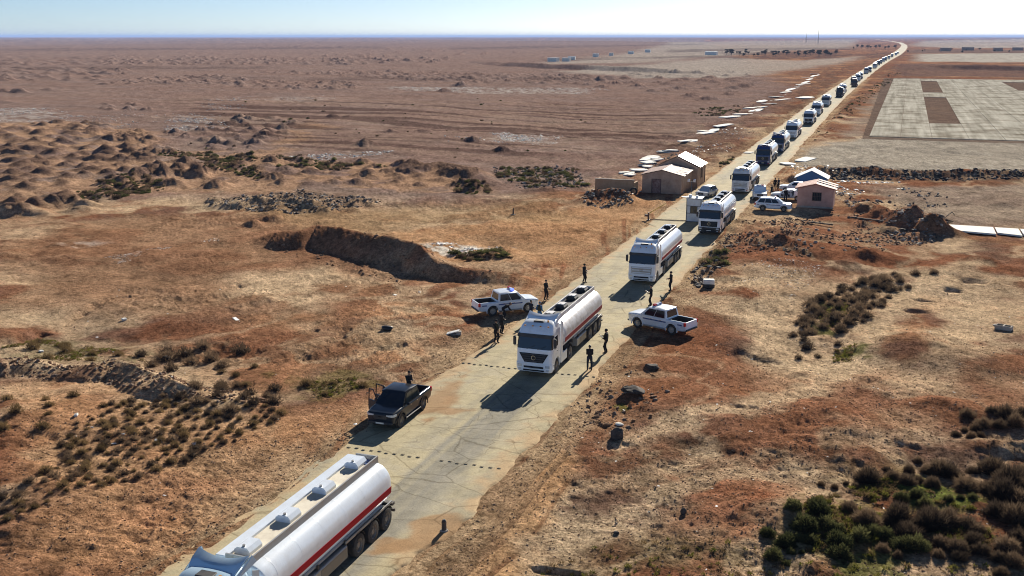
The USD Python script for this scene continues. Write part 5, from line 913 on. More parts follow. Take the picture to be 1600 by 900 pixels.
def make_person(label, loc, rz, pose='stand', top='black', leg='black', hat='cap', hands=None, lean=(0, 0), feet=((-.13, .02), (.13, -.05)), head=(0, -.02), gun=None, H=1.76, vest=False, group=None):
    t = thing('person', label, 'person', loc, rz, group); k = H / 1.76
    V = lambda *a: np.array(a, float)
    pz_ = {'stand': .93, 'crouch': .52, 'bend': .90}[pose]
    pel = V(0, .0 if pose != 'bend' else .10, pz_)
    chest = pel + V(lean[0] * .6, -.01 + lean[1] * .6, .34); neck = pel + V(lean[0], -.01 + lean[1], .555)
    if pose == 'bend': chest = pel + V(lean[0] * .6, -.28, .17); neck = pel + V(lean[0], -.47, .26)
    if pose == 'crouch': chest = pel + V(0, -.14, .32); neck = pel + V(0, -.24, .52)
    up_ = (neck - pel) / np.linalg.norm(neck - pel)
    hd = neck + up_ * .12 + V(head[0] * .1, head[1] - .02, .05) if pose == 'bend' else neck + V(head[0] * .1, head[1], .142)
    sh = [neck + V(s * .168, .01, 0) - up_ * .075 for s in (-1, 1)]; hip = [pel + V(s * .095, 0, -.03) for s in (-1, 1)]
    B = []; JK = []; TR = []; BT = []
    torso = [(pel, .135, .10), (pel + (chest - pel) * .45, .125, .095), (chest, .155, .115), (neck - up_ * .10, .15, .095)]
    def tor(ext):
        ms = []
        for (a, wa, da), (b, wb, db) in zip(torso, torso[1:]):
            ms.append(man(hull(np.vstack([ball(p + V(s * (w - d), 0, 0), d + ext) for p, w, d in ((a, wa, da), (b, wb, db)) for s in (-1, 1)]))))
        for s in (0, 1): ms.append(man(hull(np.vstack([ball(sh[s], .07 + ext), ball(chest + V((-1, 1)[s] * .09, 0, .02), .09 + ext)]))))
        return ms
    B += tor(0); JK += tor(.020)
    # head with jaw, nose, ears, neck
    B += [caps(neck - up_ * .05, hd - V(0, 0, .06), .062, .058)]
    B += [man(hull(np.vstack([ball(hd + V(0, .012, .035), .088, 2), ball(hd + V(0, -.012, .0), .078, 2), ball(hd + V(0, -.035, -.075), .043, 1)])))]
    B += [man(hull(np.array([hd + V(*q) for q in ((-.012, -.085, .03), (.012, -.085, .03), (-.020, -.083, -.028), (.020, -.083, -.028), (0, -.118, -.022), (0, -.07, 0))])))]
    B += [caps(hd + V(s * .080, .012, .012), hd + V(s * .080, .008, -.025), .018, .013) for s in (-1, 1)]
    B += [caps(hd + V(-.02, -.075, -.055), hd + V(.02, -.075, -.055), .010, .010)]
    tgt = hands or [(-.27, -.02, .80), (.27, -.06, .80)]
    for s in (0, 1):
        sg = (-1, 1)[s]
        el, hn = ik(sh[s], V(*tgt[s]) if not hasattr(tgt[s], 'shape') else tgt[s], .29, .255, V(sg * .38, .8, -.75))
        B += [caps(sh[s], el, .058, .044), caps(el, hn, .043, .030)]; JK += [caps(sh[s], el, .070, .058), caps(el, el + (hn - el) * .93, .057, .044)]
        f = (hn - el) / np.linalg.norm(hn - el); lat = np.cross(f, V(0, 0, 1)); lat = lat / (np.linalg.norm(lat) + 1e-9); nrm = np.cross(lat, f)
        pc = hn + f * .05; B += [man(hull(np.vstack([ball(hn, .028), *[ball(hn + f * .085 + lat * q, .013) for q in (-.032, -.011, .011, .032)]])))]
        for q, ln in zip((-.032, -.011, .011, .032), (.068, .078, .074, .058)):
            a = hn + f * .085 + lat * q; b = a + f * ln * .55 - nrm * .012; c = b + f * ln * .30 - nrm * .035
            B += [caps(a, b, .010, .009), caps(b, c, .009, .007)]
        a = hn + f * .03 + lat * (-sg) * .026; B += [caps(a, a + f * .035 + lat * (-sg) * .030, .012, .010), caps(a + f * .035 + lat * (-sg) * .030, a + f * .066 + lat * (-sg) * .030 - nrm * .012, .010, .008)]
        ft = V(feet[s][0], feet[s][1], .085); kn, ft = ik(hip[s], ft, .43, .425, V(sg * .12, -1, .1))
        B += [caps(hip[s], kn, .085, .055), caps(kn, ft, .052, .036), caps(ft, ft + V(0, -.10, -.05), .036, .028)]
        TR += [caps(hip[s], kn, .105, .075), caps(kn, ft + V(0, 0, .06), .074, .062)]
        BT.append(union([caps(ft + V(0, 0, .10), ft + V(0, .015, -.03), .056, .052), man(hull(np.vstack([ball(ft + V(0, .03, -.045), .042), ball(ft + V(0, -.13, -.05), .040), ball(ft + V(0, -.16, -.057), .03)])))]))
    TR += [man(hull(np.vstack([ball(pel + V(s * .05, 0, 0), .125) for s in (-1, 1)] + [ball(pel + V(s * .07, 0, -.06), .11) for s in (-1, 1)])))]
    sc = lambda q: q.scale((k, k, k)) if hasattr(q, 'scale') else q
    obj('body', soft(sc(union(B)), 2), SK, t, True); obj('jacket', soft(sc(union(JK)), 6), CL[top], t, True); obj('trousers', soft(sc(union(TR)), 5), CL[leg], t, True)
    for b in BT: obj('boot', soft(sc(b), 3), BOOT, t, True)
    for s in (-1, 1): obj('eye', trimesh.Trimesh(ball((hd + V(s * .032, -.078, .022)) * k, .012), trimesh.creation.icosphere(1, 1).faces), EYE, t, True)
    if hat == 'cap': obj('cap', tm(sc(union([man(hull(np.vstack([ball(hd + V(0, .014, .05), .096, 2)[ball(hd + V(0, .014, .05), .096, 2)[:, 2] > hd[2] + .035]]))), man(hull(np.vstack([ball(hd + V(s * .05, -.08, .052), .012) for s in (-1, 1)] + [ball(hd + V(s * .03, -.16, .042), .008) for s in (-1, 1)])))]))), CL[top], t, 40)
    elif hat == 'helmet': obj('helmet', tm(sc(man(hull(np.vstack([ball(hd + V(0, .012, .04), .118, 2)[ball(hd + V(0, .012, .04), .118, 2)[:, 2] > hd[2] + .0]]))))), CL['black'], t, 40)
    else: obj('hair', tm(sc(man(hull(np.vstack([ball(hd + V(0, .022, .042), .094, 2)[(ball(hd + V(0, .022, .042), .094, 2)[:, 2] > hd[2] + .03) | (ball(hd + V(0, .022, .042), .094, 2)[:, 1] > hd[1] + .06)]]))))), HAIR, t, 40)
    if vest: obj('vest', soft(sc(union([man(hull(np.vstack([ball(p + V(s * (w - d), 0, 0), d + .045) for p, w, d in ((torso[1][0], .13, .10), (torso[2][0] + up_ * .08, .15, .11)) for s in (-1, 1)]))), *[man(hull(np.vstack([ball(torso[1][0] + V(x, -.16, .06), .035), ball(torso[1][0] + V(x, -.16, .12), .035)]))) for x in (-.1, 0, .1)]])), 3), CL['olive'], t, True)
    if gun:  # a rifle from hand to hand: stays a thing of its own
        a, b = V(*tgt[1]) * k, V(*tgt[0]) * k; d = b - a; d /= np.linalg.norm(d); sd_ = np.cross(d, V(0, 0, 1)); sd_ /= np.linalg.norm(sd_); u = np.cross(sd_, d); o = a + d * .02 + u * .02
        r = math.radians(rz); Rm = np.array([[math.cos(r), -math.sin(r), 0], [math.sin(r), math.cos(r), 0], [0, 0, 1]])
        g = thing('rifle', gun, 'rifle', loc, rz); A = lambda f, z, s=0: o + d * f + u * z + sd_ * s
        bar = lambda f0, z0, f1, z1, w, h0, h1: hull([A(f0, z0 - h0, s) for s in (-w, w)] + [A(f0, z0 + h0, s) for s in (-w, w)] + [A(f1, z1 - h1, s) for s in (-w, w)] + [A(f1, z1 + h1, s) for s in (-w, w)])
        obj('receiver', [bar(-.06, 0, .24, 0, .02, .032, .032), bar(-.02, -.09, .01, -.02, .014, .02, .02)], GUN, g); obj('stock', bar(-.34, -.04, -.06, 0, .018, .055, .025), WOOD, g); obj('magazine', bar(.12, -.16, .09, -.03, .014, .03, .03), GUN, g); obj('barrel', [cyl(A(.24, .005), A(.56, .005), .011, 8), bar(.50, .03, .52, .0, .005, .02, .01)], GUN, g); obj('handguard', bar(.22, 0, .40, 0, .02, .026, .022), WOOD, g)
    return t
READY = [(-.12, -.42, 1.18), (.14, -.20, 1.08)]; LOW = [(-.18, -.34, .98), (.16, -.18, 1.10)]; CROSS = [(-.10, -.30, 1.12), (.12, -.27, 1.02)]; DOWN = [(-.27, -.02, .80), (.27, -.06, .80)]; FOLD = [(.10, -.24, 1.15), (-.06, -.26, 1.10)]
def at(px, py): g = G(px, py); return (g[0], g[1], max(gz1(*g), .035 if abs(g[0] + 21.9) < 4.8 else -9))
make_person('armed person in black on the left road edge, facing the grimy tanker', at(775, 536), 62, hands=LOW, gun='rifle held low by the person on the left road edge', hat='helmet', vest=True)
make_person('person in black in the shade right behind the one on the left road edge', at(783, 522), 150, hands=FOLD, top='black', hat='cap')
make_person('person bending over at the rear door of the lit white pickup', at(788, 499), 118, 'bend', lean=(0, 0), hands=[(-.14, -.62, .72), (.16, -.60, .70)], hat='hair', feet=((-.14, .10), (.14, .22)))
make_person('person in dark clothes by the front wheel of the lit white pickup', at(829.5, 503), 140, hands=FOLD, top='navy', hat='hair')
make_person('person in blue clothes in front of the lit white pickup', at(843, 506), 165, hands=[(-.2, -.2, 1.0), (.22, -.16, 1.0)], top='blue', leg='blue', hat='cap', vest=True)
make_person('armed person in black standing beyond the nose of the lit white pickup', at(852.5, 469), 70, hands=CROSS, gun='rifle held by the person beyond the lit white pickup', hat='cap')
make_person('armed person in black far back on the sand left of the road', at(912.5, 442), 75, hands=LOW, gun='rifle held by the person far back on the sand', hat='helmet')
make_person('person in dark jacket on the right of the grimy tanker, arms bent', at(921, 579), -165, hands=[(-.12, -.26, 1.02), (.10, -.27, 1.10)], top='black', leg='navy', hat='hair')
make_person('armed person aiming across the road on the right road edge', at(947, 552), -82, hands=READY, gun='rifle levelled by the person on the right road edge', hat='helmet', vest=True)
make_person('armed person in black behind the right white pickup, rifle to the left', at(1017, 478), -78, hands=READY, gun='rifle held by the person behind the right white pickup', hat='cap')
make_person('person in black standing far right of the third tanker', at(1048, 455), -60, hands=FOLD, gun='rifle across the chest of the person right of the third tanker', hat='helmet')
make_person('person standing in the bed of the black pickup looking down', (-26.1, 54.75, .74), 60, hands=[(-.08, -.30, 1.20), (.12, -.28, 1.22)], top='black', hat='cap', head=(0, -.05), H=1.7)
make_person('person in dark clothes standing inside the open rear door of the black pickup', (-27.15, 53.55, .0), -70, hands=FOLD, top='black', hat='hair')
make_person('left one of the two people standing together at the gravel bank', at(1210.5, 296.5), 20, hands=DOWN, top='black', hat='cap')
make_person('right one of the two people standing together at the gravel bank', at(1216, 297), -30, hands=FOLD, top='navy', hat='hair')
make_person('person in black beside the white police pickup near the hut', at(1205, 308), 60, hands=FOLD, top='black', hat='hair')
make_person('person standing in the open door of the white sedan', at(1227, 314.5), 10, hands=DOWN, top='black', leg='navy', hat='cap')
# ================================================================ PLANTS, STONES, LITTER
LF = dict(dark=leaf_mat('dry_twig_dark', (.068, .05, .036), (.23, .16, .10)), green=leaf_mat('dusty_green_leaf', (.058, .064, .026), (.155, .15, .06)), tan=leaf_mat('dry_straw_leaf', (.10, .07, .035), (.24, .165, .08)), fresh=leaf_mat('fresh_green_leaf', (.09, .10, .018), (.21, .19, .045)), far=leaf_mat('far_tree_leaf', (.05, .05, .038), (.10, .09, .06)))
STEM = rough_mat('twig_core', (.018, .013, .010), (.045, .033, .024), 8, .95, .3, .02)
def blades(n, r, hgt, seed, ln=(.16, .32), wd=.012, up=.55, inner=.3):
    q = np.random.RandomState(seed); d = q.randn(n, 3); d[:, 2] = np.abs(d[:, 2]) * 1.0; d /= np.linalg.norm(d, axis=1, keepdims=True)
    lob = 1 + .5 * (fbm(d[:, 0] * 3 + 5, d[:, 1] * 3 + d[:, 2] * 2.2, 1.0, 2, seed) - .5) * 2
    rad = (inner + (1 - inner) * q.rand(n) ** .45) * lob
    p = d * rad[:, None] * np.array([r, r, hgt])
    t = d * [1, 1, .8] + [0, 0, up * .6] + q.randn(n, 3) * .35; t /= np.linalg.norm(t, axis=1, keepdims=True)
    s = np.cross(t, q.randn(n, 3)); s /= np.linalg.norm(s, axis=1, keepdims=True); L = (ln[0] + (ln[1] - ln[0]) * q.rand(n))[:, None] * r; w_ = wd * (.6 + q.rand(n))[:, None] * r / .5
    a, b, c = p - s * w_, p + s * w_, p + t * L
    v = np.stack([a, b, c], 1).reshape(-1, 3); f = np.arange(3 * n).reshape(n, 3); v[:, 2] = np.maximum(v[:, 2], -.03); return trimesh.Trimesh(v, f, process=False)
def core(r, hgt, seed):
    s = trimesh.creation.icosphere(2, 1.0); v = s.vertices; n = fbm(v[:, 0] * 2 + 9, v[:, 1] * 2 + v[:, 2] * 1.3, 1.0, 3, seed) - .5; s.vertices = v * (1 + n[:, None] * .7) * [r * .56, r * .56, hgt * .52]; s.vertices[:, 2] = np.maximum(s.vertices[:, 2], -.05); return s
PROT = {}
def proto(kind, v):
    """build one plant of a kind at the origin as the first placed copy's source"""
    k, n, r, h_, ln, wd, up_ = dict(bush=('dark', 2200, 1.0, 1.0, (.22, .55), .010, .75), green_bush=('green', 2000, 1.0, 1.0, (.16, .40), .017, .6), shrub=('tan', 420, 1.0, .95, (.3, .65), .017, .9), dark_shrub=('dark', 420, 1.0, .95, (.28, .6), .018, .8))[kind]
    return k, (blades(n, r, h_, 31 * v + len(kind), ln, wd, up_), core(r, h_, 7 * v + 3))
def plants(name, kind, label, cat_, group, spots, seed):
    rr = random.Random(seed); srcs = {}
    for i, (x, y, r) in enumerate(spots):
        v = rr.randrange(4); key = (kind, v); z = gz1(x, y) - .02; rz = rr.uniform(0, 360); sc = np.array([r * rr.uniform(.9, 1.1), r * rr.uniform(.9, 1.1), r * rr.uniform(.85, 1.15)])
        if key in PROT: dup(PROT[key], label, (x, y, z), rz, sc, group, name)
        else:
            k, (bl, co) = proto(kind, v); t = thing(name, label, cat_, (x, y, z), rz, group, sc); obj('foliage', bl, LF[k], t); obj('stems', co, STEM, t, True); PROT[key] = t.GetPrim()
def px_spots(lst, sx, ox, oy):
    out = []
    for a, b, r in lst:
        x, y = ox + a / sx, oy + b / sx; rp = r / sx; g = G(x, y + rp * .75); out.append((g[0], g[1], rp * math.hypot(*g, CAMH) / FPX))
    return out
BIG = [(605, 350, 60), (745, 365, 35), (815, 385, 42), (885, 380, 32), (955, 400, 40), (990, 310, 55), (1050, 330, 55), (930, 320, 35), (830, 330, 28), (710, 340, 22), (1140, 400, 55), (1180, 330, 32), (1280, 300, 65), (1370, 370, 70), (1440, 330, 40), (1250, 420, 50), (1340, 440, 75), (1420, 470, 70), (1310, 540, 60), (1400, 570, 70), (1440, 420, 50),
       (505, 540, 38), (600, 580, 60), (770, 560, 72), (720, 600, 40), (820, 640, 68), (950, 580, 80), (1040, 580, 60), (900, 610, 50), (1000, 700, 45), (990, 760, 35), (1090, 720, 55), (1100, 770, 40), (1150, 610, 50), (1190, 640, 45), (1180, 690, 50), (1220, 740, 45), (690, 740, 32), (770, 770, 28), (1360, 720, 60), (1430, 680, 50), (1320, 780, 40), (1400, 800, 50), (1330, 850, 40), (1145, 50, 32), (1085, 150, 22), (1130, 125, 20), (1165, 165, 25), (1190, 120, 25), (1230, 95, 38), (1270, 45, 25), (1345, 45, 45), (1315, 100, 35), (1400, 85, 45), (1215, 155, 22), (355, 405, 20), (430, 415, 18), (490, 400, 15), (540, 410, 20), (880, 280, 22), (1470, 380, 50), (1490, 480, 60), (1500, 600, 60), (1480, 700, 50), (1490, 300, 40), (1450, 40, 40)]
GRN = [(560, 670, 50), (640, 650, 45), (700, 660, 42), (870, 700, 60), (800, 710, 50), (205, 550, 50), (270, 610, 70), (350, 570, 45), (380, 620, 42), (330, 540, 50), (300, 690, 38), (65, 660, 38), (160, 690, 50), (95, 760, 45), (230, 690, 30), (195, 745, 25), (165, 800, 22), (455, 690, 58), (460, 750, 52), (450, 640, 40), (430, 740, 35), (250, 760, 18), (480, 810, 14), (790, 480, 35), (870, 470, 35), (910, 510, 35), (1045, 500, 25), (1110, 495, 18), (1170, 490, 22)]
UPR = [q for q in BIG if q[1] < 180]; LONE = [(355, 405, 20), (430, 415, 18), (490, 400, 15), (540, 410, 20), (880, 280, 22)]; EDG = [q for q in BIG if q[0] > 1240 and q[1] > 180]; FRONT = [q for q in BIG if q[1] > 530 and q not in EDG]; BACK = [q for q in BIG if q not in UPR + LONE + EDG + FRONT]
plants('bush', 'bush', 'dark brown bush of the back row behind the green patch at lower right', 'bush', 'back row bushes', px_spots(BACK, 3.462, 1180, 640), 1)
plants('bush', 'bush', 'dark brown bush of the front thicket at lower right', 'bush', 'front thicket bushes', px_spots(FRONT, 3.462, 1180, 640), 11)
plants('bush', 'bush', 'dark brown bush massed against the right picture edge, below the dark bank', 'bush', 'bushes at the right picture edge', px_spots(EDG, 3.462, 1180, 640), 12)
plants('bush', 'bush', 'dark brown bush in the small clump above the dark bank', 'bush', 'bushes above the dark bank', px_spots(UPR, 3.462, 1180, 640), 13)
for i, q in enumerate(LONE): plants('bush', 'bush', ('first', 'second', 'third', 'fourth')[i] + ' small dark bush from the left in the row before the thicket' if i < 4 else 'small dark bush at the upper tip of the back row', 'bush', None, px_spots([q], 3.462, 1180, 640), 14 + i)
plants('bush', 'green_bush', 'dusty dark green bush in the thicket at the lower right', 'bush', 'green bushes at the lower right', px_spots(GRN, 3.462, 1180, 640), 2)
def fill(poly, spacing, r, seed, keep=1.0):
    import shapely
    rr = random.Random(seed); g = GP(poly); P = shapely.Polygon(g).buffer(0); lo, hi = g.min(0), g.max(0); got = []
    for _ in range(int(7 * P.area / spacing ** 2)):
        x, y = rr.uniform(lo[0], hi[0]), rr.uniform(lo[1], hi[1])
        if P.contains(shapely.Point(x, y)) and all((x - a) ** 2 + (y - b) ** 2 > (spacing * .75) ** 2 for a, b, _ in got) and rr.random() < keep: got.append((x, y, rr.uniform(*r)))
    return got
MID = fill([(1238, 525), (1252, 485), (1290, 460), (1340, 440), (1400, 430), (1418, 440), (1392, 462), (1372, 490), (1342, 506), (1310, 520), (1285, 512), (1300, 478), (1275, 500), (1265, 535)], 1.0, (.25, .58), 3) + fill([(1235, 530), (1290, 525), (1325, 540), (1300, 555), (1240, 560)], 2.2, (.25, .5), 4) + fill([(1380, 440), (1460, 422), (1462, 432), (1400, 455)], 2.2, (.25, .45), 5)
plants('shrub', 'dark_shrub', 'dark dry shrub in the clump on the middle right flat', 'shrub', 'shrubs of the middle right clump', MID, 3)
LFT = fill([(100, 690), (170, 640), (250, 625), (330, 636), (430, 640), (445, 655), (350, 705), (190, 765), (30, 825), (0, 835), (0, 795), (90, 745)], .72, (.11, .32), 6) ; DRK = fill([(215, 545), (300, 540), (395, 535), (400, 560), (330, 575), (235, 575)], 1.9, (.4, .75), 7) + fill([(290, 600), (430, 610), (440, 650), (330, 650), (255, 622)], 1.5, (.3, .5), 8)
EXT = fill([(0, 640), (110, 625), (160, 645), (90, 690), (0, 700)], 2.0, (.22, .4), 9) + fill([(300, 585), (420, 575), (400, 610), (320, 605)], 2.0, (.25, .4), 10) + fill([(0, 540), (60, 520), (180, 535), (200, 555), (60, 560)], 2.4, (.3, .6), 11) + fill([(470, 600), (540, 590), (570, 605), (510, 625)], 1.6, (.25, .45), 12)
LFT.sort(key=lambda q: q[1])
one = LFT[:300]
plants('shrub', 'shrub', 'small straw coloured dry shrub scattered on the sandy left slope', 'shrub', 'dry shrubs on the left slope', one[::2], 4)
plants('shrub', 'dark_shrub', 'small dark dry shrub scattered on the sandy left slope', 'shrub', 'dark shrubs on the left slope', one[1::2], 5)
plants('thorn_bush', 'dark_shrub', 'dark thorny bush on the earth ridge at the middle left', 'bush', 'thorny bushes on the left ridge', DRK, 6)
plants('tuft', 'shrub', 'pale dry tuft on the broken ground at the far left', 'shrub', 'dry tufts on the left', EXT, 7)
def scatter(name, label, cat_, protos, mats, pts, scale, seed, flat=False, sink=.0):
    """one PointInstancer of many small pieces nobody could count"""
    q = np.random.RandomState(seed); path = numbered('/World', name); pi = UsdGeom.PointInstancer.Define(stage, path); rel = pi.CreatePrototypesRel()
    for i, (m, mt) in enumerate(zip(protos, mats)):
        p = usdkit.mesh(stage, f'{path}/piece_{i:03d}', m, mt, False); rel.AddTarget(p.GetPath())
    pts = np.asarray(pts, float); z = z_at(pts[:, 0], pts[:, 1]); s = scale[0] + (scale[1] - scale[0]) * q.rand(len(pts)) ** 2.2
    pi.CreatePositionsAttr(Vt.Vec3fArray.FromNumpy(np.c_[pts, z + s * sink].astype(np.float32))); pi.CreateProtoIndicesAttr(Vt.IntArray.FromNumpy(q.randint(0, len(protos), len(pts)).astype(np.int32)))
    pi.CreateScalesAttr(Vt.Vec3fArray.FromNumpy((s[:, None] * (1 if flat is None else .75 + .5 * q.rand(len(pts), 3))).astype(np.float32)))
    a = q.rand(len(pts)) * 6.283; tl = .5 * (q.rand(len(pts)) - .5) * (0 if flat else 1)
    pi.CreateOrientationsAttr(Vt.QuathArray([Gf.Quath(float(math.cos(x / 2) * math.cos(t)), float(math.sin(t)), 0.0, float(math.sin(x / 2) * math.cos(t))) for x, t in zip(a, tl)]))
    data(pi, label, cat_, None, 'stuff')
def rnd(poly, n, seed, clump=None):
    import shapely
    g = GP(poly); P = shapely.Polygon(g).buffer(0); q = np.random.RandomState(seed); lo, hi = g.min(0), g.max(0); out = []
    c = q.rand(int(n * 10) + 200, 2) * (hi - lo) + lo
    if clump: c = c[fbm(c[:, 0], c[:, 1], clump, 4, seed) > .5]
    ok = shapely.contains(P, shapely.points(c)); c = c[ok][:n]; return c
offroad = lambda p: p[np.abs(p[:, 0] - road_x(p[:, 1])) > HALF + .3]
def shard(i):
    q = np.random.RandomState(900 + i); d = q.randn(11, 3); d /= np.linalg.norm(d, axis=1, keepdims=True); return hull(d * [1, .75, .5] * (.7 + .5 * q.rand(11, 1)))
ST = [shard(i) for i in range(4)]
near = np.vstack([rnd([(-60, 920), (-30, 470), (400, 440), (900, 430), (1660, 430), (1680, 920)], 15000, 1, 5), rnd([(-60, 920), (0, 560), (800, 480), (1660, 560), (1680, 920)], 16000, 2), rnd([(-60, 920), (0, 640), (500, 700), (900, 640), (1660, 640), (1680, 920)], 14000, 3)])
scatter('stones', 'small stones strewn over the ground', 'stones', ST, [MB['clod'], MB['clod'], MB['stone'], MB['clod']], offroad(near), (.012, .075), 1, sink=.15)
edge = np.c_[-21.9 + np.where(NR.rand(2600) < .5, -1, 1) * (HALF + .1 + np.abs(NR.randn(2600)) * 1.0), 22 + NR.rand(2600) ** 1.5 * 130]
scatter('stones', 'broken edge stones along the road verges', 'stones', ST, [MB['clod'], MB['stone'], MB['clod'], MB['stone']], edge, (.015, .085), 2, sink=.15)
rub = np.vstack([rnd([(318, 308), (470, 300), (600, 316), (545, 330), (430, 336), (330, 322)], 1100, 3), rnd([(905, 318), (930, 300), (985, 304), (990, 320), (940, 326)], 420, 4), rnd([(1385, 345), (1470, 348), (1482, 368), (1440, 378), (1390, 368)], 350, 5), rnd([(1120, 350), (1300, 335), (1430, 350), (1440, 380), (1290, 400), (1120, 410)], 120, 6, 6), rnd([(1060, 425), (1120, 395), (1135, 415), (1090, 450)], 260, 7), rnd([(1000, 270), (1060, 235), (1070, 262), (1010, 285)], 160, 8), rnd([(1300, 300), (1480, 290), (1480, 320), (1330, 330)], 260, 9, 8), rnd([(770, 262), (900, 262), (920, 292), (820, 300), (775, 282)], 700, 17)])
scatter('rubble', 'broken rubble heaped about the checkpoint', 'rubble', ST, [MB['rubb'], MB['rock'], MB['stone'], MB['concd']], offroad(rub), (.07, .42), 3, sink=.2)
bn = np.vstack([rnd([(1285, 266), (1640, 264), (1660, 278), (1290, 280)], 1500, 10)])
cl = np.vstack([rnd([(1255, 215), (1310, 175), (1390, 115), (1412, 108), (1340, 180), (1280, 225)], 900, 18, 8), rnd([(1010, 235), (1180, 160), (1290, 108), (1330, 108), (1190, 225), (1120, 258)], 700, 19, 10), rnd([(1115, 350), (1300, 330), (1480, 345), (1450, 385), (1290, 408), (1115, 415)], 2600, 12, 4), rnd([(0, 568), (150, 575), (350, 610), (440, 638), (330, 640), (150, 605), (0, 590)], 900, 13), rnd([(860, 560), (1000, 560), (1060, 640), (980, 680), (880, 660)], 260, 14, 3), rnd([(400, 385), (640, 395), (800, 440), (630, 446), (500, 412)], 300, 15)])
scatter('clods', 'broken earth clods on the rough banks', 'clods', ST, [MB['clod'], MB['clod'], MB['stone'], MB['clod']], offroad(cl), (.04, .26), 9, sink=.15)
scatter('burnt_debris', 'dark burnt debris along the low bank right of the hut', 'debris', ST, [MB['burnt'], MB['burnt'], MB['rubb'], MB['burnt']], offroad(bn), (.1, .5), 4, sink=.2)
chip = [hull(np.array([[math.cos(a) * q, math.sin(a) * q * .7, 0.0] for a, q in zip(np.linspace(0, 6.28, 6)[:-1], (1, .8, 1, .7, .9))] + [[0, 0, .22], [.3, .2, .15]])) for _ in range(1)] + [bx(-.9, .9, -.5, .5, 0, .16), bx(-.5, .5, -.5, .5, 0, .5, .1)]
lit = np.vstack([rnd(p, n, 20 + i, c) for i, (p, n, c) in enumerate((([(-60, 166), (70, 166), (140, 182), (60, 190), (-60, 192)], 900, 10), ([(80, 172), (330, 165), (350, 185), (180, 200), (70, 192)], 500, 14), ([(268, 184), (320, 180), (345, 190), (290, 204), (252, 204)], 420, 6), ([(250, 190), (345, 182), (360, 200), (260, 206)], 200, 6), ([(300, 150), (530, 148), (500, 165), (320, 172)], 500, 16), ([(600, 134), (780, 138), (960, 140), (930, 148), (740, 147), (610, 141)], 800, 14),
    ([(765, 208), (845, 208), (845, 222), (790, 222)], 420, 6), ([(440, 244), (500, 240), (620, 234), (600, 240), (460, 251)], 420, 8), ([(690, 212), (880, 210), (870, 224), (700, 232)], 240, 10), ([(658, 392), (680, 380), (795, 382), (770, 398), (680, 400)], 220, 2), ([(1290, 280), (1480, 282), (1480, 300), (1300, 305)], 260, 8), ([(1230, 255), (1320, 262), (1330, 275), (1240, 275)], 120, 4), ([(1000, 300), (1130, 200), (1180, 200), (1100, 270), (1020, 300)], 200, 8), ([(0, 420), (0, 900), (560, 700), (760, 460)], 40, None))) ])
scatter('litter', 'pale litter strewn in patches over the plain', 'litter', chip, [MB['litter'], MB['litter'], MB['conc']], offroad(lit), (.06, .34), 5, flat=False, sink=0)
fine = np.vstack([rnd([(1125, 425), (1240, 405), (1290, 425), (1240, 470), (1140, 460)], 700, 90, 3), rnd([(860, 900), (1000, 560), (1600, 470), (1600, 900)], 240, 91), rnd([(160, 405), (340, 372), (345, 380), (180, 415)], 500, 92, 4), rnd([(700, 600), (1000, 560), (960, 720), (860, 720)], 60, 93)])
scatter('litter', 'fine pale chips glinting on the bare ground', 'litter', chip, [MB['litter'], MB['conc'], MB['rubb']], offroad(fine), (.02, .11), 15)
FS = [trimesh.util.concatenate([blades(160, 1.0, .8, 70 + i, (.25, .5), .05, .6), core(1.0, .8, i)]) for i in range(2)]
scb = np.vstack([rnd(p, n, 50 + i, c) for i, (p, n, c) in enumerate((([(235, 238), (330, 240), (430, 243), (620, 262), (600, 269), (420, 260), (250, 247)], 420, 6), ([(165, 275), (250, 278), (262, 300), (200, 306), (150, 300)], 200, 4), ([(325, 250), (400, 250), (415, 280), (318, 276)], 220, 5), ([(770, 262), (900, 262), (920, 292), (820, 300), (775, 282)], 240, 4), ([(705, 290), (760, 290), (765, 305), (715, 308)], 60, None), ([(120, 300), (220, 300), (180, 312), (110, 318)], 90, None), ([(700, 400), (780, 395), (800, 408), (740, 415)], 80, None), ([(1080, 172), (1160, 165), (1150, 180), (1090, 182)], 140, 6), ([(1090, 400), (1135, 398), (1140, 415), (1100, 422)], 40, None), ([(1255, 215), (1310, 175), (1390, 115), (1410, 112), (1330, 180), (1275, 222)], 120, 10), ([(1120, 255), (1145, 245), (1150, 262), (1125, 268)], 30, None), ([(230, 160), (900, 150), (1000, 170), (900, 250), (300, 240)], 50, 30))) ])
scatter('scrub', 'dark low scrub growing in patches on the plain', 'scrub', FS, [LF['dark'], LF['green']], offroad(scb), (.18, .52), 6, flat=True)
rest = np.array([(a, b) for a, b, _ in LFT[300:]]) if len(LFT) > 300 else None
gg = np.vstack([rnd([(1250, 800), (1330, 765), (1420, 742), (1560, 790), (1600, 800), (1600, 860), (1400, 870), (1260, 860)], 1500, 70, 2.5), rnd([(1275, 490), (1320, 475), (1330, 490), (1290, 515)], 260, 71), rnd([(820, 905), (900, 855), (1040, 838), (1180, 850), (1260, 880), (1640, 880), (1640, 910)], 240, 72), rnd([(470, 600), (560, 590), (570, 605), (500, 625)], 200, 73), rnd([(0, 540), (60, 520), (180, 535), (230, 556), (60, 560)], 420, 74, 3), rnd([(1305, 540), (1340, 538), (1330, 560), (1300, 560)], 120, 75)])
GB = [blades(26, 1.0, .8, 80 + i, (.6, 1.1), .07, 1.2, .1) for i in range(2)]
scatter('grass_tufts', 'yellow green grass tufts among the bushes', 'grass', GB, [LF['fresh'], LF['tan']], offroad(gg), (.05, .17), 7, flat=True)
if rest is not None: scatter('scrub', 'farther dry scrub dotted over the sandy left slope', 'scrub', FS, [LF['dark'], LF['tan']], rest, (.22, .42), 8, flat=True)
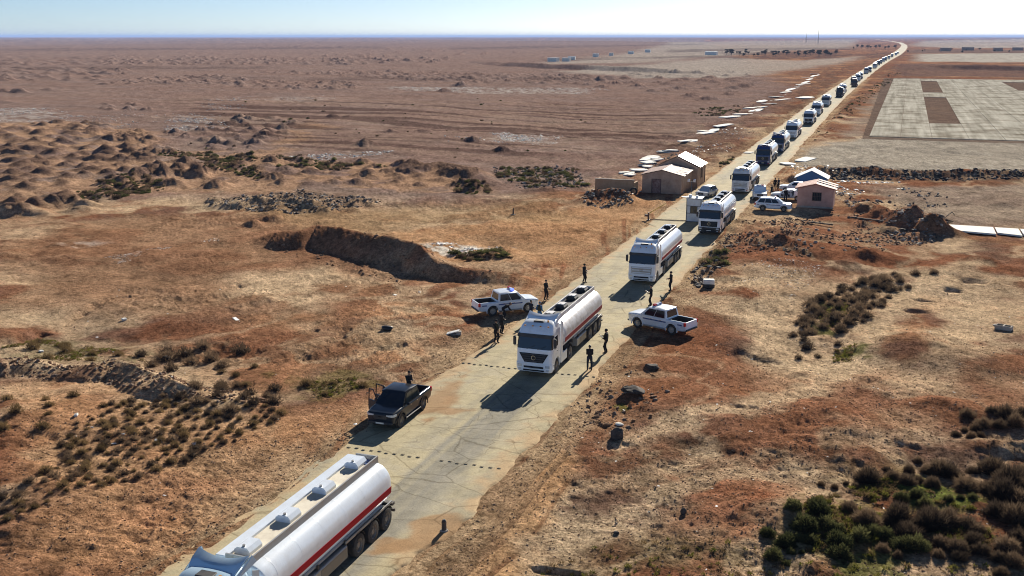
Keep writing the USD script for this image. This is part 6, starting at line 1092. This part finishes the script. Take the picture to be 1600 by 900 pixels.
# far trees
TP = {}
def tree(label, x, y, hgt, v, group):
    z = gz1(x, y) - .1
    if v in TP: return dup(TP[v], label, (x, y, z), (x * 37) % 360, hgt / 6.0, group)
    q = random.Random(300 + v); t = thing('tree', label, 'tree', (x, y, z), 0, group, hgt / 6.0); ms = [cyl([0, 0, 0], [.15, .1, 2.4], .26, 8, .16)] + [cyl([.15, .1, 1.6 + .2 * k], [q.uniform(-1.6, 1.6), q.uniform(-1.6, 1.6), q.uniform(3, 4.6)], .12, 6, .05) for k in range(5)]
    obj('trunk', ms, MB['wood'], t); cr = []
    for k in range(9): b = blades(130, q.uniform(.8, 1.4), q.uniform(.8, 1.3), 400 + v * 20 + k, (.3, .6), .09, .3, .2); b.apply_translation([q.uniform(-1.7, 1.7), q.uniform(-1.7, 1.7), q.uniform(1.8, 4.9)]); cr.append(b)
    obj('crown', cr, LF['far'], t); TP[v] = t.GetPrim(); return t
rr = random.Random(5)
for i in range(34):
    px = 1132 + 180 * (i + rr.random()) / 34; g = G(px, 88.5 - rr.random() * 4); tree('dark tree in the distant grove left of the convoy road', g[0], g[1], rr.uniform(3.5, 7.5), i % 3, 'trees of the distant left grove')
for i in range(12):
    px = 1412 + 190 * (i + rr.random()) / 12; g = G(px, 83 - rr.random() * 4); tree('dark tree in the distant line right of the convoy road', g[0], g[1], rr.uniform(2.5, 4.5), i % 3, 'trees of the distant right line')
for i in range(10):
    px = 1330 + 70 * (i + rr.random()) / 10; g = G(px, 78 - rr.random() * 3); tree('dark tree in the small grove near the far road bend', g[0], g[1], rr.uniform(4, 8), i % 3, 'trees near the far road bend')
# ---------------------------------------------------------------- haze
hz = usdkit.material(stage, LK + 'desert_haze', {'v': ('principled_volume', {'color': (.42, .58, .95), 'density': HAZE, 'anisotropy': 0.0})}, [], volume='v.volume') if HAZE else None
if HAZE:
    zlo = float(gz.min()) - 1.5; o = obj('haze', bx(-66000, 66000, -66000, 66000, zlo, 62.0), hz); data(o, 'thin blue haze over the far plain', 'haze', None, 'stuff')
